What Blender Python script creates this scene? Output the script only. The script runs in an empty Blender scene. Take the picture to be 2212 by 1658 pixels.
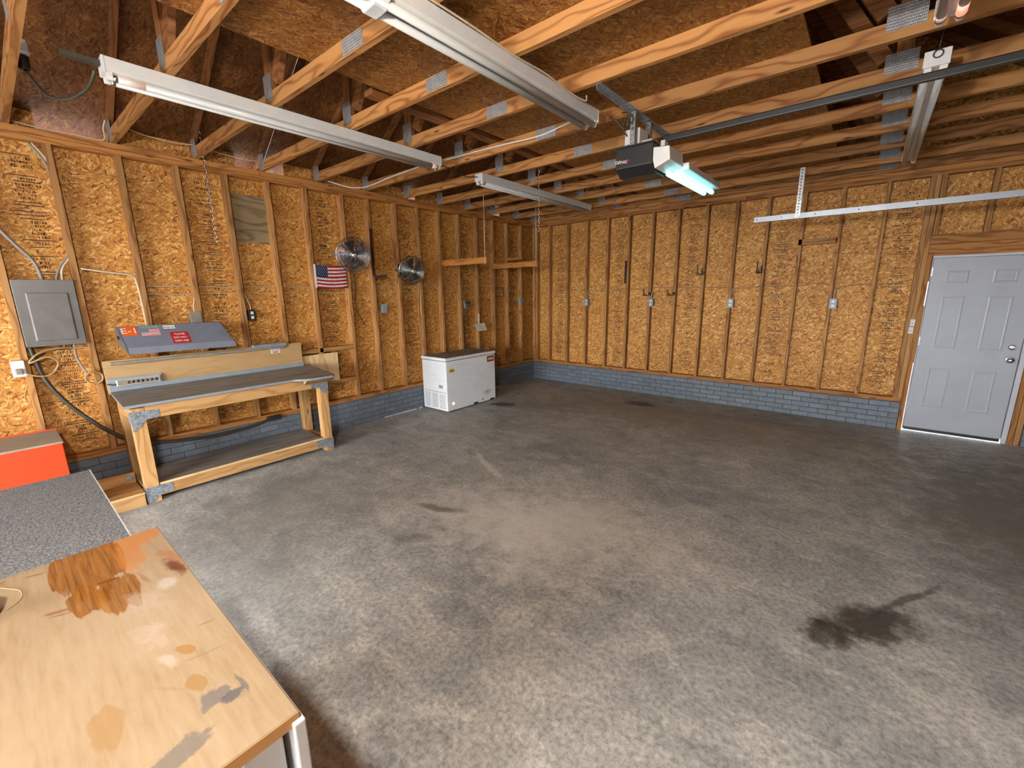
import bpy, math, random
from mathutils import Vector, Matrix, Euler
random.seed(7)
PI = math.pi
C = bpy.context.scene.collection
S = bpy.context.scene

# ------------------------------------------------------------------ camera
cam = bpy.data.cameras.new('camera')
cam.sensor_width = 36.0
cam.sensor_fit = 'HORIZONTAL'
cam.lens = 923.0 / 2212 * 36.0
cam.clip_start = 0.02
cam_o = bpy.data.objects.new('camera', cam)
cam_o.location = (5.2137, -7.0086, 1.752)
cam_o.rotation_mode = 'XYZ'
cam_o.rotation_euler = (1.35809, 0.01381, 0.68893)
C.objects.link(cam_o)
S.camera = cam_o

# ------------------------------------------------------------------ world, exposure
w = bpy.data.worlds.new('world')
S.world = w
w.use_nodes = True
bg = w.node_tree.nodes['Background']
bg.inputs[0].default_value = (0.94, 0.97, 1.0, 1)
bg.inputs[1].default_value = 25.0
S.view_settings.view_transform = 'Standard'
S.view_settings.look = 'None'
S.view_settings.gamma = 1.0
S.view_settings.use_curve_mapping = False
S.view_settings.exposure = 0.55
LAMP_W = 235.0
OPENER_E = 1.7

# ------------------------------------------------------------------ node helpers
class NT:
    def __init__(s, name):
        s.m = bpy.data.materials.new(name)
        s.m.use_nodes = True
        s.t = s.m.node_tree
        s.b = s.t.nodes['Principled BSDF']
    def n(s, typ, **kw):
        nd = s.t.nodes.new('ShaderNode' + typ)
        for k, v in kw.items():
            setattr(nd, k, v)
        return nd
    def set(s, sock, v):
        if isinstance(v, bpy.types.NodeSocket):
            s.t.links.new(v, sock)
        elif v is not None:
            if isinstance(v, (tuple, list)) and len(v) == 3 and sock.type == 'RGBA':
                v = (*v, 1)
            sock.default_value = v
    def math(s, op, a, b=None, c=None, clamp=False):
        nd = s.n('Math', operation=op, use_clamp=clamp)
        s.set(nd.inputs[0], a); s.set(nd.inputs[1], b)
        if c is not None: s.set(nd.inputs[2], c)
        return nd.outputs[0]
    def mix(s, f, a, b, blend='MIX'):
        nd = s.n('Mix', data_type='RGBA', blend_type=blend)
        s.set(nd.inputs[0], f); s.set(nd.inputs[6], a); s.set(nd.inputs[7], b)
        return nd.outputs[2]
    def ramp(s, f, stops, interp='LINEAR'):
        nd = s.n('ValToRGB')
        cr = nd.color_ramp
        cr.interpolation = interp
        while len(cr.elements) < len(stops):
            cr.elements.new(0.5)
        for e, (p, c) in zip(cr.elements, stops):
            e.position = p
            e.color = (*c, 1) if len(c) == 3 else c
        s.set(nd.inputs[0], f)
        return nd.outputs[0]
    def uv(s):
        return s.n('UVMap').outputs[0]
    def rnd(s):
        return s.n('ObjectInfo').outputs['Random']
    def mapping(s, vec, loc=(0, 0, 0), rot=(0, 0, 0), scale=(1, 1, 1)):
        nd = s.n('Mapping')
        s.set(nd.inputs[0], vec); s.set(nd.inputs[1], loc); s.set(nd.inputs[2], rot); s.set(nd.inputs[3], scale)
        return nd.outputs[0]
    def noise(s, vec, scale, detail=3, rough=0.5, dist=0.0, dims='3D'):
        nd = s.n('TexNoise', noise_dimensions=dims)
        s.set(nd.inputs['Vector'], vec); s.set(nd.inputs['Scale'], scale); s.set(nd.inputs['Detail'], detail)
        s.set(nd.inputs['Roughness'], rough); s.set(nd.inputs['Distortion'], dist)
        return nd.outputs[0]
    def voro(s, vec, scale, feature='F1', dims='2D', rand=1.0):
        nd = s.n('TexVoronoi', feature=feature, voronoi_dimensions=dims)
        s.set(nd.inputs['Vector'], vec); s.set(nd.inputs['Scale'], scale); s.set(nd.inputs['Randomness'], rand)
        return nd
    def vadd(s, a, b):
        nd = s.n('VectorMath', operation='ADD'); s.set(nd.inputs[0], a); s.set(nd.inputs[1], b); return nd.outputs[0]
    def vscale(s, a, f):
        nd = s.n('VectorMath', operation='SCALE'); s.set(nd.inputs[0], a); s.set(nd.inputs[3], f); return nd.outputs[0]
    def xyz(s, x, y, z=0.0):
        nd = s.n('CombineXYZ'); s.set(nd.inputs[0], x); s.set(nd.inputs[1], y); s.set(nd.inputs[2], z); return nd.outputs[0]
    def bump(s, h, strength=0.3, dist=0.01):
        nd = s.n('Bump'); s.set(nd.inputs['Strength'], strength); s.set(nd.inputs['Distance'], dist); s.set(nd.inputs['Height'], h)
        s.t.links.new(nd.outputs[0], s.b.inputs['Normal'])
    def out(s, color=None, rough=0.6, metal=0.0, spec=None):
        s.set(s.b.inputs['Base Color'], color); s.set(s.b.inputs['Roughness'], rough); s.set(s.b.inputs['Metallic'], metal)
        if spec is not None: s.set(s.b.inputs['Specular IOR Level'], spec)
        return s.m

K = 0.77     # overall albedo level of paint and timber
def plain(name, col, rough=0.5, metal=0.0, var=0.06, scale=9.0, spec=None):
    col = tuple(c * K for c in col)
    t = NT(name)
    co = t.n('TexCoord').outputs['Object']
    f = t.noise(co, scale, 4, 0.6)
    a = tuple(max(0, c * (1 - var * 2)) for c in col); b = tuple(min(1, c * (1 + var * 2)) for c in col)
    return t.out(t.ramp(f, [(0.3, a), (0.7, b)]), rough, metal, spec)

def wood(name, light, dark, rough=0.7, ring=1.0, knots=True, streak=0.5):
    """lumber: u runs along the grain"""
    light = tuple(c * K for c in light); dark = tuple(c * K for c in dark)
    t = NT(name)
    r = t.rnd()
    off = t.xyz(t.math('MULTIPLY', r, 37.0), t.math('MULTIPLY', r, 91.0), 0.0)
    uv = t.vadd(t.uv(), off)
    warp = t.noise(t.mapping(uv, scale=(1.6, 7.0, 1)), 1.0, 2, 0.5)
    v = t.n('SeparateXYZ'); t.set(v.inputs[0], uv)
    ph = t.math('ADD', t.math('MULTIPLY', v.outputs[1], 95.0 * ring), t.math('MULTIPLY', warp, 26.0))
    band = t.math('MULTIPLY_ADD', t.math('SINE', ph), 0.5, 0.5)
    band = t.math('POWER', band, 3.0)
    fib = t.noise(t.mapping(uv, scale=(3.0, 160.0, 1)), 1.0, 3, 0.6)
    big = t.noise(t.mapping(uv, scale=(0.7, 5.0, 1)), 1.0, 2, 0.5)
    f = t.math('ADD', t.math('MULTIPLY', band, 0.62), t.math('ADD', t.math('MULTIPLY', fib, 0.45 * streak * 2), t.math('MULTIPLY_ADD', big, 0.7, -0.35)))
    mid = tuple((a * 0.6 + b * 0.4) for a, b in zip(light, dark))
    col = t.ramp(f, [(0.15, light), (0.5, mid), (0.95, dark)])
    if knots:
        k = t.voro(t.mapping(uv, scale=(1.9, 9.0, 1)), 1.0)
        km = t.n('MapRange'); t.set(km.inputs[0], k.outputs['Distance']); km.inputs[1].default_value = 0.03; km.inputs[2].default_value = 0.10
        km.inputs[3].default_value = 1.0; km.inputs[4].default_value = 0.0
        gate = t.n('SeparateColor'); t.set(gate.inputs[0], k.outputs['Color'])
        g = t.math('GREATER_THAN', gate.outputs[0], 0.80)
        col = t.mix(t.math('MULTIPLY', km.outputs[0], g), col, tuple(c * 0.35 for c in dark))
    tone = t.math('MULTIPLY_ADD', r, 0.34, 0.83)
    nd = t.n('VectorMath', operation='SCALE'); t.set(nd.inputs[0], col); t.set(nd.inputs[3], tone)
    t.bump(f, 0.15, 0.004)
    return t.out(nd.outputs[0], rough, 0, 0.3)

def osb(name, gain=1.0, tint=(1, 1, 1), angs=(8, -24, 38, 82, -58)):
    gain *= K
    t = NT(name)
    r = t.rnd()
    off = t.xyz(t.math('MULTIPLY', r, 53.0), t.math('MULTIPLY', r, 17.0), 0.0)
    uv = t.vadd(t.uv(), off)
    ws = t.n('TexNoise', noise_dimensions='2D'); t.set(ws.inputs['Vector'], uv); ws.inputs['Scale'].default_value = 16.0; ws.inputs['Detail'].default_value = 1.0
    uvw = t.vadd(uv, t.vscale(ws.outputs['Color'], 0.03))
    def c(r_, g_, b_): return (r_ * gain * tint[0], g_ * gain * tint[1], b_ * gain * tint[2])
    pal = [(0.0, c(.26, .085, .014)), (0.16, c(.46, .19, .036)), (0.5, c(.63, .30, .070)), (0.78, c(.74, .40, .115)), (1.0, c(.90, .60, .27))]
    base = t.noise(uvw, 34.0, 3, 0.6, dims='2D')
    col = t.ramp(base, [(0.3, c(.46, .19, .036)), (0.7, c(.66, .325, .080))])
    hgt = base
    for i, a in enumerate(angs):
        m = t.mapping(uvw, loc=(i * 3.7, i * 1.9, 0), rot=(0, 0, math.radians(a)))
        m2 = t.mapping(m, scale=(12.0 + 2.2 * i, 105.0 - 11 * i, 1))
        vo = t.voro(m2, 1.0)
        sc = t.n('SeparateColor'); t.set(sc.inputs[0], vo.outputs['Color'])
        cc = t.ramp(sc.outputs[0], pal)
        dm = t.math('LESS_THAN', vo.outputs['Distance'], 0.5)
        gate = t.math('MULTIPLY', t.math('GREATER_THAN', sc.outputs[1], 0.52), dm)
        col = t.mix(gate, col, cc)
        hgt = t.math('ADD', hgt, t.math('MULTIPLY', t.math('MULTIPLY', gate, sc.outputs[2]), 1.0))
    fine = t.noise(t.mapping(uvw, scale=(45, 170, 1)), 1.0, 2, 0.6, dims='2D')
    col = t.mix(0.65, col, t.ramp(fine, [(0.28, (0.18, 0.12, 0.07)), (0.46, (1, 1, 1)), (0.85, (1.25, 1.22, 1.15))]), 'MULTIPLY')
    big = t.noise(uv, 1.3, 2, 0.5, dims='2D')
    col = t.mix(1.0, col, t.ramp(big, [(0.3, (0.88, 0.84, 0.80)), (0.7, (1.06, 1.06, 1.05))]), 'MULTIPLY')
    t.bump(hgt, 0.22, 0.003)
    return t.out(col, 0.62, 0, 0.35)

# ------------------------------------------------------------------ materials
M = {}
M['osb'] = osb('osb_wall', 1.0, (1.0, .98, .85))
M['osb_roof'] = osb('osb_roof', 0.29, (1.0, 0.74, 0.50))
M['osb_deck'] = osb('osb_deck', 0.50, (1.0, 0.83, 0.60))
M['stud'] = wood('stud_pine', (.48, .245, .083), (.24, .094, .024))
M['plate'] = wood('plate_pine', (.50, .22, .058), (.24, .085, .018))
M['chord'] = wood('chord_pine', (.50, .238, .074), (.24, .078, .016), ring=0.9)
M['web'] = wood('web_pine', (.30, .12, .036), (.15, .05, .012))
M['bench_wood'] = wood('bench_wood', (.58, .335, .135), (.40, .19, .055), ring=0.6, streak=0.4)
M['ply'] = wood('plywood_pale', (.74, .55, .30), (.56, .36, .16), ring=0.35, streak=0.35)
M['ply_grey'] = wood('plywood_weathered', (.38, .28, .15), (.19, .13, .065), ring=0.5, knots=False)
M['hardboard'] = wood('tan_board', (.60, .385, .175), (.53, .32, .13), ring=0.3, knots=False, streak=0.25)
M['arm_wood'] = wood('arm_pine', (.58, .24, .055), (.36, .12, .02))
M['white_metal'] = plain('white_enamel', (.68, .685, .67), 0.35, 0, 0.03)
M['white_tube'] = plain('tube_glass', (.60, .60, .58), 0.25, 0, 0.02)
M['grey_metal'] = plain('grey_panel_paint', (.155, .150, .142), 0.42, 0.25, 0.06)
M['blue_grey'] = plain('blue_grey_paint', (.19, .207, .262), 0.38, 0, 0.05)
M['blue_trim'] = plain('blue_grey_trim', (.27, .32, .37), 0.45, 0, 0.06)
M['black'] = plain('black_plastic', (.018, .018, .018), 0.4, 0, 0.1)
M['dark_metal'] = plain('dark_metal', (.035, .03, .028), 0.45, 0.5, 0.1)
M['steel'] = plain('bright_steel', (.62, .63, .64), 0.25, 1.0, 0.04)
M['zinc'] = plain('zinc', (.46, .48, .50), 0.38, 0.85, 0.2, 60)
M['zinc_plain'] = plain('zinc_smooth', (.46, .50, .54), 0.4, 0.35, 0.05, 5)
M['white_plastic'] = plain('white_plastic', (.72, .71, .68), 0.4, 0, 0.03)
M['cable_white'] = plain('cable_cream', (.60, .50, .36), 0.55, 0, 0.05)
M['cable_tan'] = plain('cable_tan', (.40, .25, .11), 0.6, 0, 0.08)
M['cable_beige'] = plain('cable_beige', (.52, .37, .21), 0.6, 0, 0.08)
M['cable_dark'] = plain('cable_dark', (.045, .04, .025), 0.5, 0, 0.1)
M['cable_grey'] = plain('cable_grey', (.26, .23, .19), 0.5, 0, 0.1)
M['red_paint'] = plain('orange_red_paint', (.78, .055, .006), 0.45, 0, 0.02)
M['rust'] = plain('rusty_iron', (.05, .018, .010), 0.7, 0.3, 0.2)
M['yellow'] = plain('yellow_glaze', (.72, .42, .02), 0.3, 0, 0.03)
M['orange'] = plain('orange_sticker', (.80, .13, .02), 0.45, 0, 0.03)
M['red'] = plain('red_sticker', (.48, .02, .02), 0.45, 0, 0.04)
M['flag_red'] = plain('flag_red', (.45, .018, .03), 0.9, 0, 0.05, 9.0, 0.05)
M['flag_white'] = plain('flag_white', (.72, .70, .66), 0.8, 0, 0.03)
M['flag_blue'] = plain('flag_blue', (.018, .026, .085), 0.9, 0, 0.05, 9.0, 0.05)
M['white_print'] = plain('white_print', (.80, .80, .78), 0.5, 0, 0.01)
M['black_print'] = plain('black_print', (.012, .011, .010), 0.6, 0, 0.05)
M['ink'] = plain('stamp_ink', (.018, .008, .004), 0.7, 0, 0.3, 40)
M['teal'] = plain('teal_sticker', (.16, .36, .30), 0.5, 0, 0.08)
M['paper'] = plain('paper', (.66, .64, .50), 0.8, 0, 0.05)
M['mastic'] = plain('white_mastic', (.60, .61, .60), 0.7, 0, 0.1)
M['mortar'] = plain('mortar_painted', (.075, .09, .105), 0.8, 0, 0.12)
M['carpet'] = plain('grey_mat', (.165, .167, .168), 0.9, 0, 0.45, 130)
M['ground'] = plain('gravel_ground', (.34, .34, .35), 0.9, 0, 0.2, 3)
M['grey_top'] = plain('grey_box_top', (.34, .28, .21), 0.6, 0, 0.05)

def mat_cab_white():
    t = NT('cabinet_white')
    co = t.n('TexCoord').outputs['Object']
    f = t.noise(co, 6, 5, 0.65)
    return t.out(t.ramp(f, [(0.3, (.42, .42, .42)), (0.7, (.52, .52, .52))]), 0.5)
M['cab_white'] = mat_cab_white()

def mat_brick():
    t = NT('painted_brick')
    co = t.n('TexCoord').outputs['Object']
    r = t.rnd()
    off = t.xyz(t.math('MULTIPLY', r, 41.0), t.math('MULTIPLY', r, 23.0), 0)
    v = t.vadd(co, off)
    f = t.noise(v, 16, 5, 0.65)
    col = t.ramp(f, [(0.25, (.085, .103, .126)), (0.75, (.135, .162, .190))])
    nd = t.n('VectorMath', operation='SCALE'); t.set(nd.inputs[0], col); t.set(nd.inputs[3], t.math('MULTIPLY_ADD', r, 0.3, 0.85))
    wm = t.noise(v, 34, 3, 0.6)
    col2 = t.mix(t.ramp(wm, [(0.70, (0, 0, 0)), (0.76, (1, 1, 1))]), nd.outputs[0], (.45, .48, .50))
    t.bump(f, 0.5, 0.006)
    return t.out(col2, 0.5, 0, 0.4)
M['brick'] = mat_brick()

def mat_galv():
    t = NT('truss_plate_zinc')
    uv = t.uv()
    vo = t.voro(t.mapping(uv, scale=(70, 130, 1)), 1.0, rand=0.25)
    f = t.noise(uv, 18, 4, 0.6)
    d = t.ramp(vo.outputs['Distance'], [(0.12, (.06, .06, .06)), (0.42, (.33, .325, .32))])
    col = t.mix(1.0, d, t.ramp(f, [(0.3, (.65, .65, .68)), (0.7, (1.1, 1.1, 1.1))]), 'MULTIPLY')
    t.bump(vo.outputs['Distance'], 0.6, 0.004)
    return t.out(col, 0.5, 0.3)
M['galv'] = mat_galv()

def mat_spangle():
    t = NT('galvanised_spangle')
    co = t.n('TexCoord').outputs['Object']
    vo = t.voro(co, 75.0, dims='3D')
    col = t.ramp(vo.outputs['Color'], [(0.1, (.17, .205, .24)), (0.9, (.40, .44, .47))])
    return t.out(col, 0.38, 0.55)
M['spangle'] = mat_spangle()

def mat_floor():
    t = NT('concrete_floor')
    uv = t.uv()
    wn = t.n('TexNoise', noise_dimensions='2D'); t.set(wn.inputs['Vector'], uv); wn.inputs['Scale'].default_value = 1.1; wn.inputs['Detail'].default_value = 4.0
    uvw = t.vadd(uv, t.vscale(wn.outputs['Color'], 0.55))
    a = t.noise(uvw, 0.9, 6, 0.62, dims='2D')
    b = t.noise(t.mapping(uv, rot=(0, 0, 0.75), scale=(1.0, 2.2, 1)), 2.6, 8, 0.72, 0.25, dims='2D')
    c = t.noise(uv, 38, 6, 0.75, dims='2D')
    d = t.noise(t.mapping(uv, rot=(0, 0, 0.75), scale=(1.0, 3.5, 1)), 14, 5, 0.7, 0.3, dims='2D')
    col = t.ramp(a, [(0.30, (.222, .229, .228)), (0.5, (.300, .303, .290)), (0.68, (.370, .364, .336))])
    col = t.mix(t.ramp(b, [(0.50, (0, 0, 0)), (0.72, (.6, .6, .6))]), col, (.47, .45, .405))
    col = t.mix(t.ramp(b, [(0.27, (.6, .6, .6)), (0.43, (0, 0, 0))]), col, (.195, .202, .205))
    col = t.mix(t.math('MULTIPLY', t.ramp(d, [(0.55, (0, 0, 0)), (0.72, (.42, .42, .42))]), t.ramp(b, [(.42, (.1, .1, .1)), (.6, (1, 1, 1))])), col, (.62, .60, .55))
    sp = t.ramp(c, [(0.32, (.55, .55, .55)), (0.52, (1, 1, 1)), (0.74, (1.4, 1.38, 1.32))])
    col = t.mix(0.9, col, sp, 'MULTIPLY')
    ee = t.noise(uvw, 4.2, 7, 0.72, 0.4, dims='2D')
    col = t.mix(0.55, col, t.ramp(ee, [(0.30, (.58, .58, .58)), (0.5, (1, 1, 1)), (0.70, (1.35, 1.32, 1.25))]), 'MULTIPLY')
    # thin pale scratches
    sc = t.voro(t.mapping(uvw, rot=(0, 0, 0.5), scale=(2.2, 0.7, 1)), 1.1, 'DISTANCE_TO_EDGE')
    sm = t.ramp(sc.outputs['Distance'], [(0.0, (1, 1, 1)), (0.006, (0, 0, 0))])
    gate = t.ramp(t.noise(uv, 2.7, 2, dims='2D'), [(0.60, (0, 0, 0)), (0.68, (.4, .4, .4))])
    col = t.mix(t.math('MULTIPLY', sm, gate), col, (.55, .52, .47))
    hz = t.noise(uv, 7, 4, 0.7, dims='2D')
    def blob(cx, cy, rx, ry, rot, amt, colr, soft=0.5, wob=0.35):
        nonlocal col
        m = t.n('Mapping', vector_type='TEXTURE')
        t.set(m.inputs[0], t.vadd(uv, t.vscale(t.vadd(wn.outputs['Color'], (-.5, -.5, -.5)), wob)))
        m.inputs[1].default_value = (cx, cy, 0); m.inputs[2].default_value = (0, 0, rot); m.inputs[3].default_value = (rx, ry, 1)
        ln = t.n('VectorMath', operation='LENGTH'); t.set(ln.inputs[0], m.outputs[0])
        d = t.math('ADD', ln.outputs['Value'], t.math('MULTIPLY_ADD', hz, 1.3, -0.65))
        k = t.n('MapRange', interpolation_type='SMOOTHSTEP'); t.set(k.inputs[0], d)
        k.inputs[1].default_value = 1.0 - soft; k.inputs[2].default_value = 1.0; k.inputs[3].default_value = amt; k.inputs[4].default_value = 0.0
        col = t.mix(k.outputs[0], col, colr)
    dk = (.030, .024, .017)
    blob(2.2, -6.2, 1.4, .6, .0, .5, (.16, .157, .146), .9, .6)  # bench-side dirt, also painted darker to offset the rear daylight
    blob(3.4, -4.6, 1.5, .95, .3, .6, (.62, .61, .555), .95, .8)  # pool of light painted into the colour at the middle of the floor
    blob(3.2, -1.0, 3.6, 1.3, .0, .6, (.20, .175, .135), .8, .8)
    blob(1.6, -5.6, 1.0, .9, .0, .45, (.18, .172, .152), .9, .8)
    blob(5.45, -4.30, .42, .19, .85, .88, dk, .7, .25)
    blob(5.25, -4.52, .22, .10, .6, .8, dk, .6, .2)
    blob(5.58, -3.95, .46, .035, 1.1, .7, dk, .7, .1)
    blob(0.90, -2.0, .26, .15, .4, .92, dk, .6, .15)
    blob(2.62, -.72, .30, .17, .0, .85, (.040, .030, .018), .6, .15)
    blob(1.6, -1.5, .9, .35, .6, .45, (.17, .15, .12), .9, .5)
    blob(2.65, -4.85, .30, .07, .5, .65, (.05, .045, .035), .7, .4)
    blob(2.85, -5.3, .20, .09, .5, .45, (.06, .05, .035), .7, .4)
    blob(4.1, -.7, 1.2, .30, .05, .55, (.15, .15, .145), .9, .4)
    blob(2.35, -3.95, .42, .06, -.5, .75, (.56, .54, .47), .7, .25)
    blob(6.2, -2.2, 1.0, 2.2, .0, .85, (.13, .125, .10), .9, .6)  # falloff of light toward the right, painted in as darker concrete
    t.bump(t.math('ADD', c, t.math('MULTIPLY', b, 0.4)), 0.16, 0.004)
    return t.out(col, t.math('MULTIPLY_ADD', c, 0.25, 0.48), 0, 0.35)
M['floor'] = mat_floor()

def mat_worktop():
    t = NT('worn_worktop')
    uv = t.uv()
    f = t.noise(t.mapping(uv, scale=(1.2, 9, 1)), 1.6, 6, 0.7, 0.5, dims='2D')
    col = t.ramp(f, [(0.30, (.085, .072, .060)), (0.5, (.185, .168, .150)), (0.72, (.26, .245, .23))])
    return t.out(col, 0.45, 0, 0.4)
M['worktop'] = mat_worktop()

def mat_counter():
    """birch bench top with varnish spill, burns and ink"""
    t = NT('birch_counter')
    uv = t.uv()
    wn = t.n('TexNoise', noise_dimensions='2D'); t.set(wn.inputs['Vector'], uv); wn.inputs['Scale'].default_value = 9.0; wn.inputs['Detail'].default_value = 4.0
    g = t.noise(t.mapping(uv, scale=(7, 60, 1)), 1.0, 5, 0.65, dims='2D')
    big = t.noise(uv, 3.0, 3, 0.5, dims='2D')
    col = t.ramp(t.math('ADD', t.math('MULTIPLY', g, 0.6), t.math('MULTIPLY', big, 0.4)), [(0.3, (.205, .140, .078)), (0.5, (.235, .170, .102)), (0.7, (.262, .198, .126))])
    hz = t.noise(t.mapping(uv, scale=(1.0, 1.0, 1)), 14, 4, 0.7, dims='2D')
    grn = t.noise(t.mapping(uv, scale=(4, 95, 1)), 1.0, 3, 0.65, 0.6, dims='2D')
    fing = t.noise(t.mapping(uv, scale=(3, 34, 1)), 1.0, 2, 0.5, dims='2D')
    def blob(cx, cy, rx, ry, rot, amt, colr, soft=0.4, wob=0.10, jag=1.2, edge=None):
        nonlocal col
        m = t.n('Mapping', vector_type='TEXTURE')
        t.set(m.inputs[0], t.vadd(uv, t.vscale(t.vadd(wn.outputs['Color'], (-.5, -.5, -.5)), wob)))
        m.inputs[1].default_value = (cx, cy, 0); m.inputs[2].default_value = (0, 0, rot); m.inputs[3].default_value = (rx, ry, 1)
        ln = t.n('VectorMath', operation='LENGTH'); t.set(ln.inputs[0], m.outputs[0])
        d = t.math('ADD', ln.outputs['Value'], t.math('MULTIPLY_ADD', edge or hz, jag, -jag / 2))
        k = t.n('MapRange', interpolation_type='SMOOTHSTEP'); t.set(k.inputs[0], d)
        k.inputs[1].default_value = 1.0 - soft; k.inputs[2].default_value = 1.0; k.inputs[3].default_value = amt; k.inputs[4].default_value = 0.0
        col = t.mix(k.outputs[0], col, colr)
    var = t.ramp(grn, [(0.28, (.09, .029, .004)), (0.5, (.165, .062, .009)), (0.72, (.225, .10, .019))])
    blob(3.25, -6.83, .13, .12, .0, .75, (.33, .125, .030), .5, .05, .9, fing)
    blob(3.36, -6.94, .20, .095, .0, .92, var, .10, .02, .9, fing)
    blob(3.57, -6.965, .09, .045, .0, .90, var, .10, .02, .9, fing)
    blob(3.60, -6.905, .13, .055, .0, .88, var, .12, .02, 1.0, fing)
    blob(3.40, -6.84, .14, .06, .0, .6, (.33, .125, .03), .5, .04, 1.0, fing)
    blob(3.58, -6.765, .09, .028, .1, .9, (.085, .022, .010), .5, .04, 1.0)
    blob(3.50, -6.755, .12, .03, .1, .5, (.24, .08, .025), .7, .05, 1.2)
    blob(3.58, -6.838, .07, .008, .2, .7, (.20, .11, .05), .6, .02, 1.2)
    blob(3.72, -6.862, .10, .050, .2, .5, (.30, .24, .19), .8, .1, 1.8)
    blob(3.87, -6.880, .11, .035, .2, .5, (.33, .27, .22), .8, .1, 1.8)
    blob(3.66, -6.800, .05, .022, .2, .45, (.38, .35, .33), .7, .06, 1.6)
    blob(4.015, -6.875, .05, .020, .2, .4, (.38, .33, .28), .7, .06, 1.4)
    blob(4.008, -6.838, .032, .016, .3, .8, (.22, .11, .035), .35, .03, .8)
    blob(4.144, -6.850, .036, .020, .3, .65, (.20, .11, .033), .2, .03, .7, fing)
    blob(4.124, -6.997, .075, .032, .1, .6, (.20, .113, .04), .2, .03, .8, fing)
    blob(4.224, -6.845, .028, .040, .2, .75, (.085, .08, .08), .4, .05, 2.6)
    blob(4.247, -6.812, .020, .024, .2, .85, (.06, .06, .065), .4, .04, 2.4)
    blob(4.221, -6.788, .040, .006, .1, .75, (.08, .075, .075), .5, .03, 1.8)
    blob(4.298, -6.925, .028, .075, .25, .7, (.09, .085, .08), .4, .05, 2.6)
    blob(4.084, -6.923, .012, .028, .2, .55, (.22, .16, .09), .6, .03, 1.2)
    blob(3.577, -7.025, .012, .035, -.35, .8, (.17, .07, .035), .5, .02, 1.4)
    blob(3.600, -7.020, .006, .030, -.35, .7, (.13, .07, .04), .5, .02, 1.2)
    blob(3.284, -7.052, .006, .035, -.3, .75, (.13, .07, .04), .5, .01, 1.0)
    blob(3.506, -6.914, .010, .030, -.3, .8, (.10, .03, .01), .5, .02, 1.2)
    blob(4.114, -6.895, .055, .006, .7, .55, (.20, .14, .08), .5, .02, .8)
    blob(4.060, -6.810, .005, .060, -.2, .5, (.18, .12, .06), .5, .02, .8)
    blob(3.95, -6.775, .004, .030, -.2, .6, (.15, .10, .05), .5, .02, .8)
    return t.out(col, 0.8, 0, 0.12)
M['counter'] = mat_counter()
M['counter_edge'] = wood('counter_edge', (.50, .26, .09), (.28, .12, .035), knots=False)

def mat_freezer(name, top):
    t = NT(name)
    co = t.n('TexCoord').outputs['Object']
    f = t.noise(t.mapping(co, scale=(1, 1, 1.5)), 4.5, 6, 0.7)
    if top:
        col = t.ramp(f, [(0.3, (.10, .085, .06)), (0.65, (.28, .25, .20))])
        return t.out(col, 0.6)
    col = t.ramp(f, [(0.3, (.56, .58, .60)), (0.7, (.66, .68, .69))])
    d = t.n('Mapping', vector_type='TEXTURE'); t.set(d.inputs[0], co)
    d.inputs[1].default_value = (.60, .86, .17); d.inputs[3].default_value = (.4, .30, .13)
    ln = t.n('VectorMath', operation='LENGTH'); t.set(ln.inputs[0], d.outputs[0])
    h = t.noise(co, 28, 5, 0.75)
    k = t.ramp(t.math('ADD', ln.outputs['Value'], t.math('MULTIPLY', h, 1.3)), [(0.75, (.8, .8, .8)), (1.15, (0, 0, 0))])
    col = t.mix(k, col, (.22, .22, .215))
    return t.out(col, 0.35, 0, 0.5)
M['freezer'] = mat_freezer('freezer_white', False)
M['freezer_top'] = mat_freezer('freezer_dusty_top', True)
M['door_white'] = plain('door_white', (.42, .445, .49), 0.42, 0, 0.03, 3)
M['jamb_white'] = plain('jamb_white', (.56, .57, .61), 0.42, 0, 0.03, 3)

def emis(name, col, e):
    t = NT(name)
    t.out((.35, .4, .4), 0.3)
    t.b.inputs['Emission Color'].default_value = (*col, 1)
    t.b.inputs['Emission Strength'].default_value = e
    return t.m
M['opener_tube'] = emis('opener_tube_lit', (.30, .95, 1.0), OPENER_E)
M['tube_end'] = emis('tube_end_glow', (1.0, .30, .16), 0.8)
M['tube_end_dim'] = emis('tube_end_glow_dim', (1.0, .45, .32), 0.25)
M['pilot'] = emis('pilot_lamp', (1.0, .42, .15), 2.5)
M['bulb'] = emis('bulb_lit', (1.0, .97, .92), 30.0)

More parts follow.
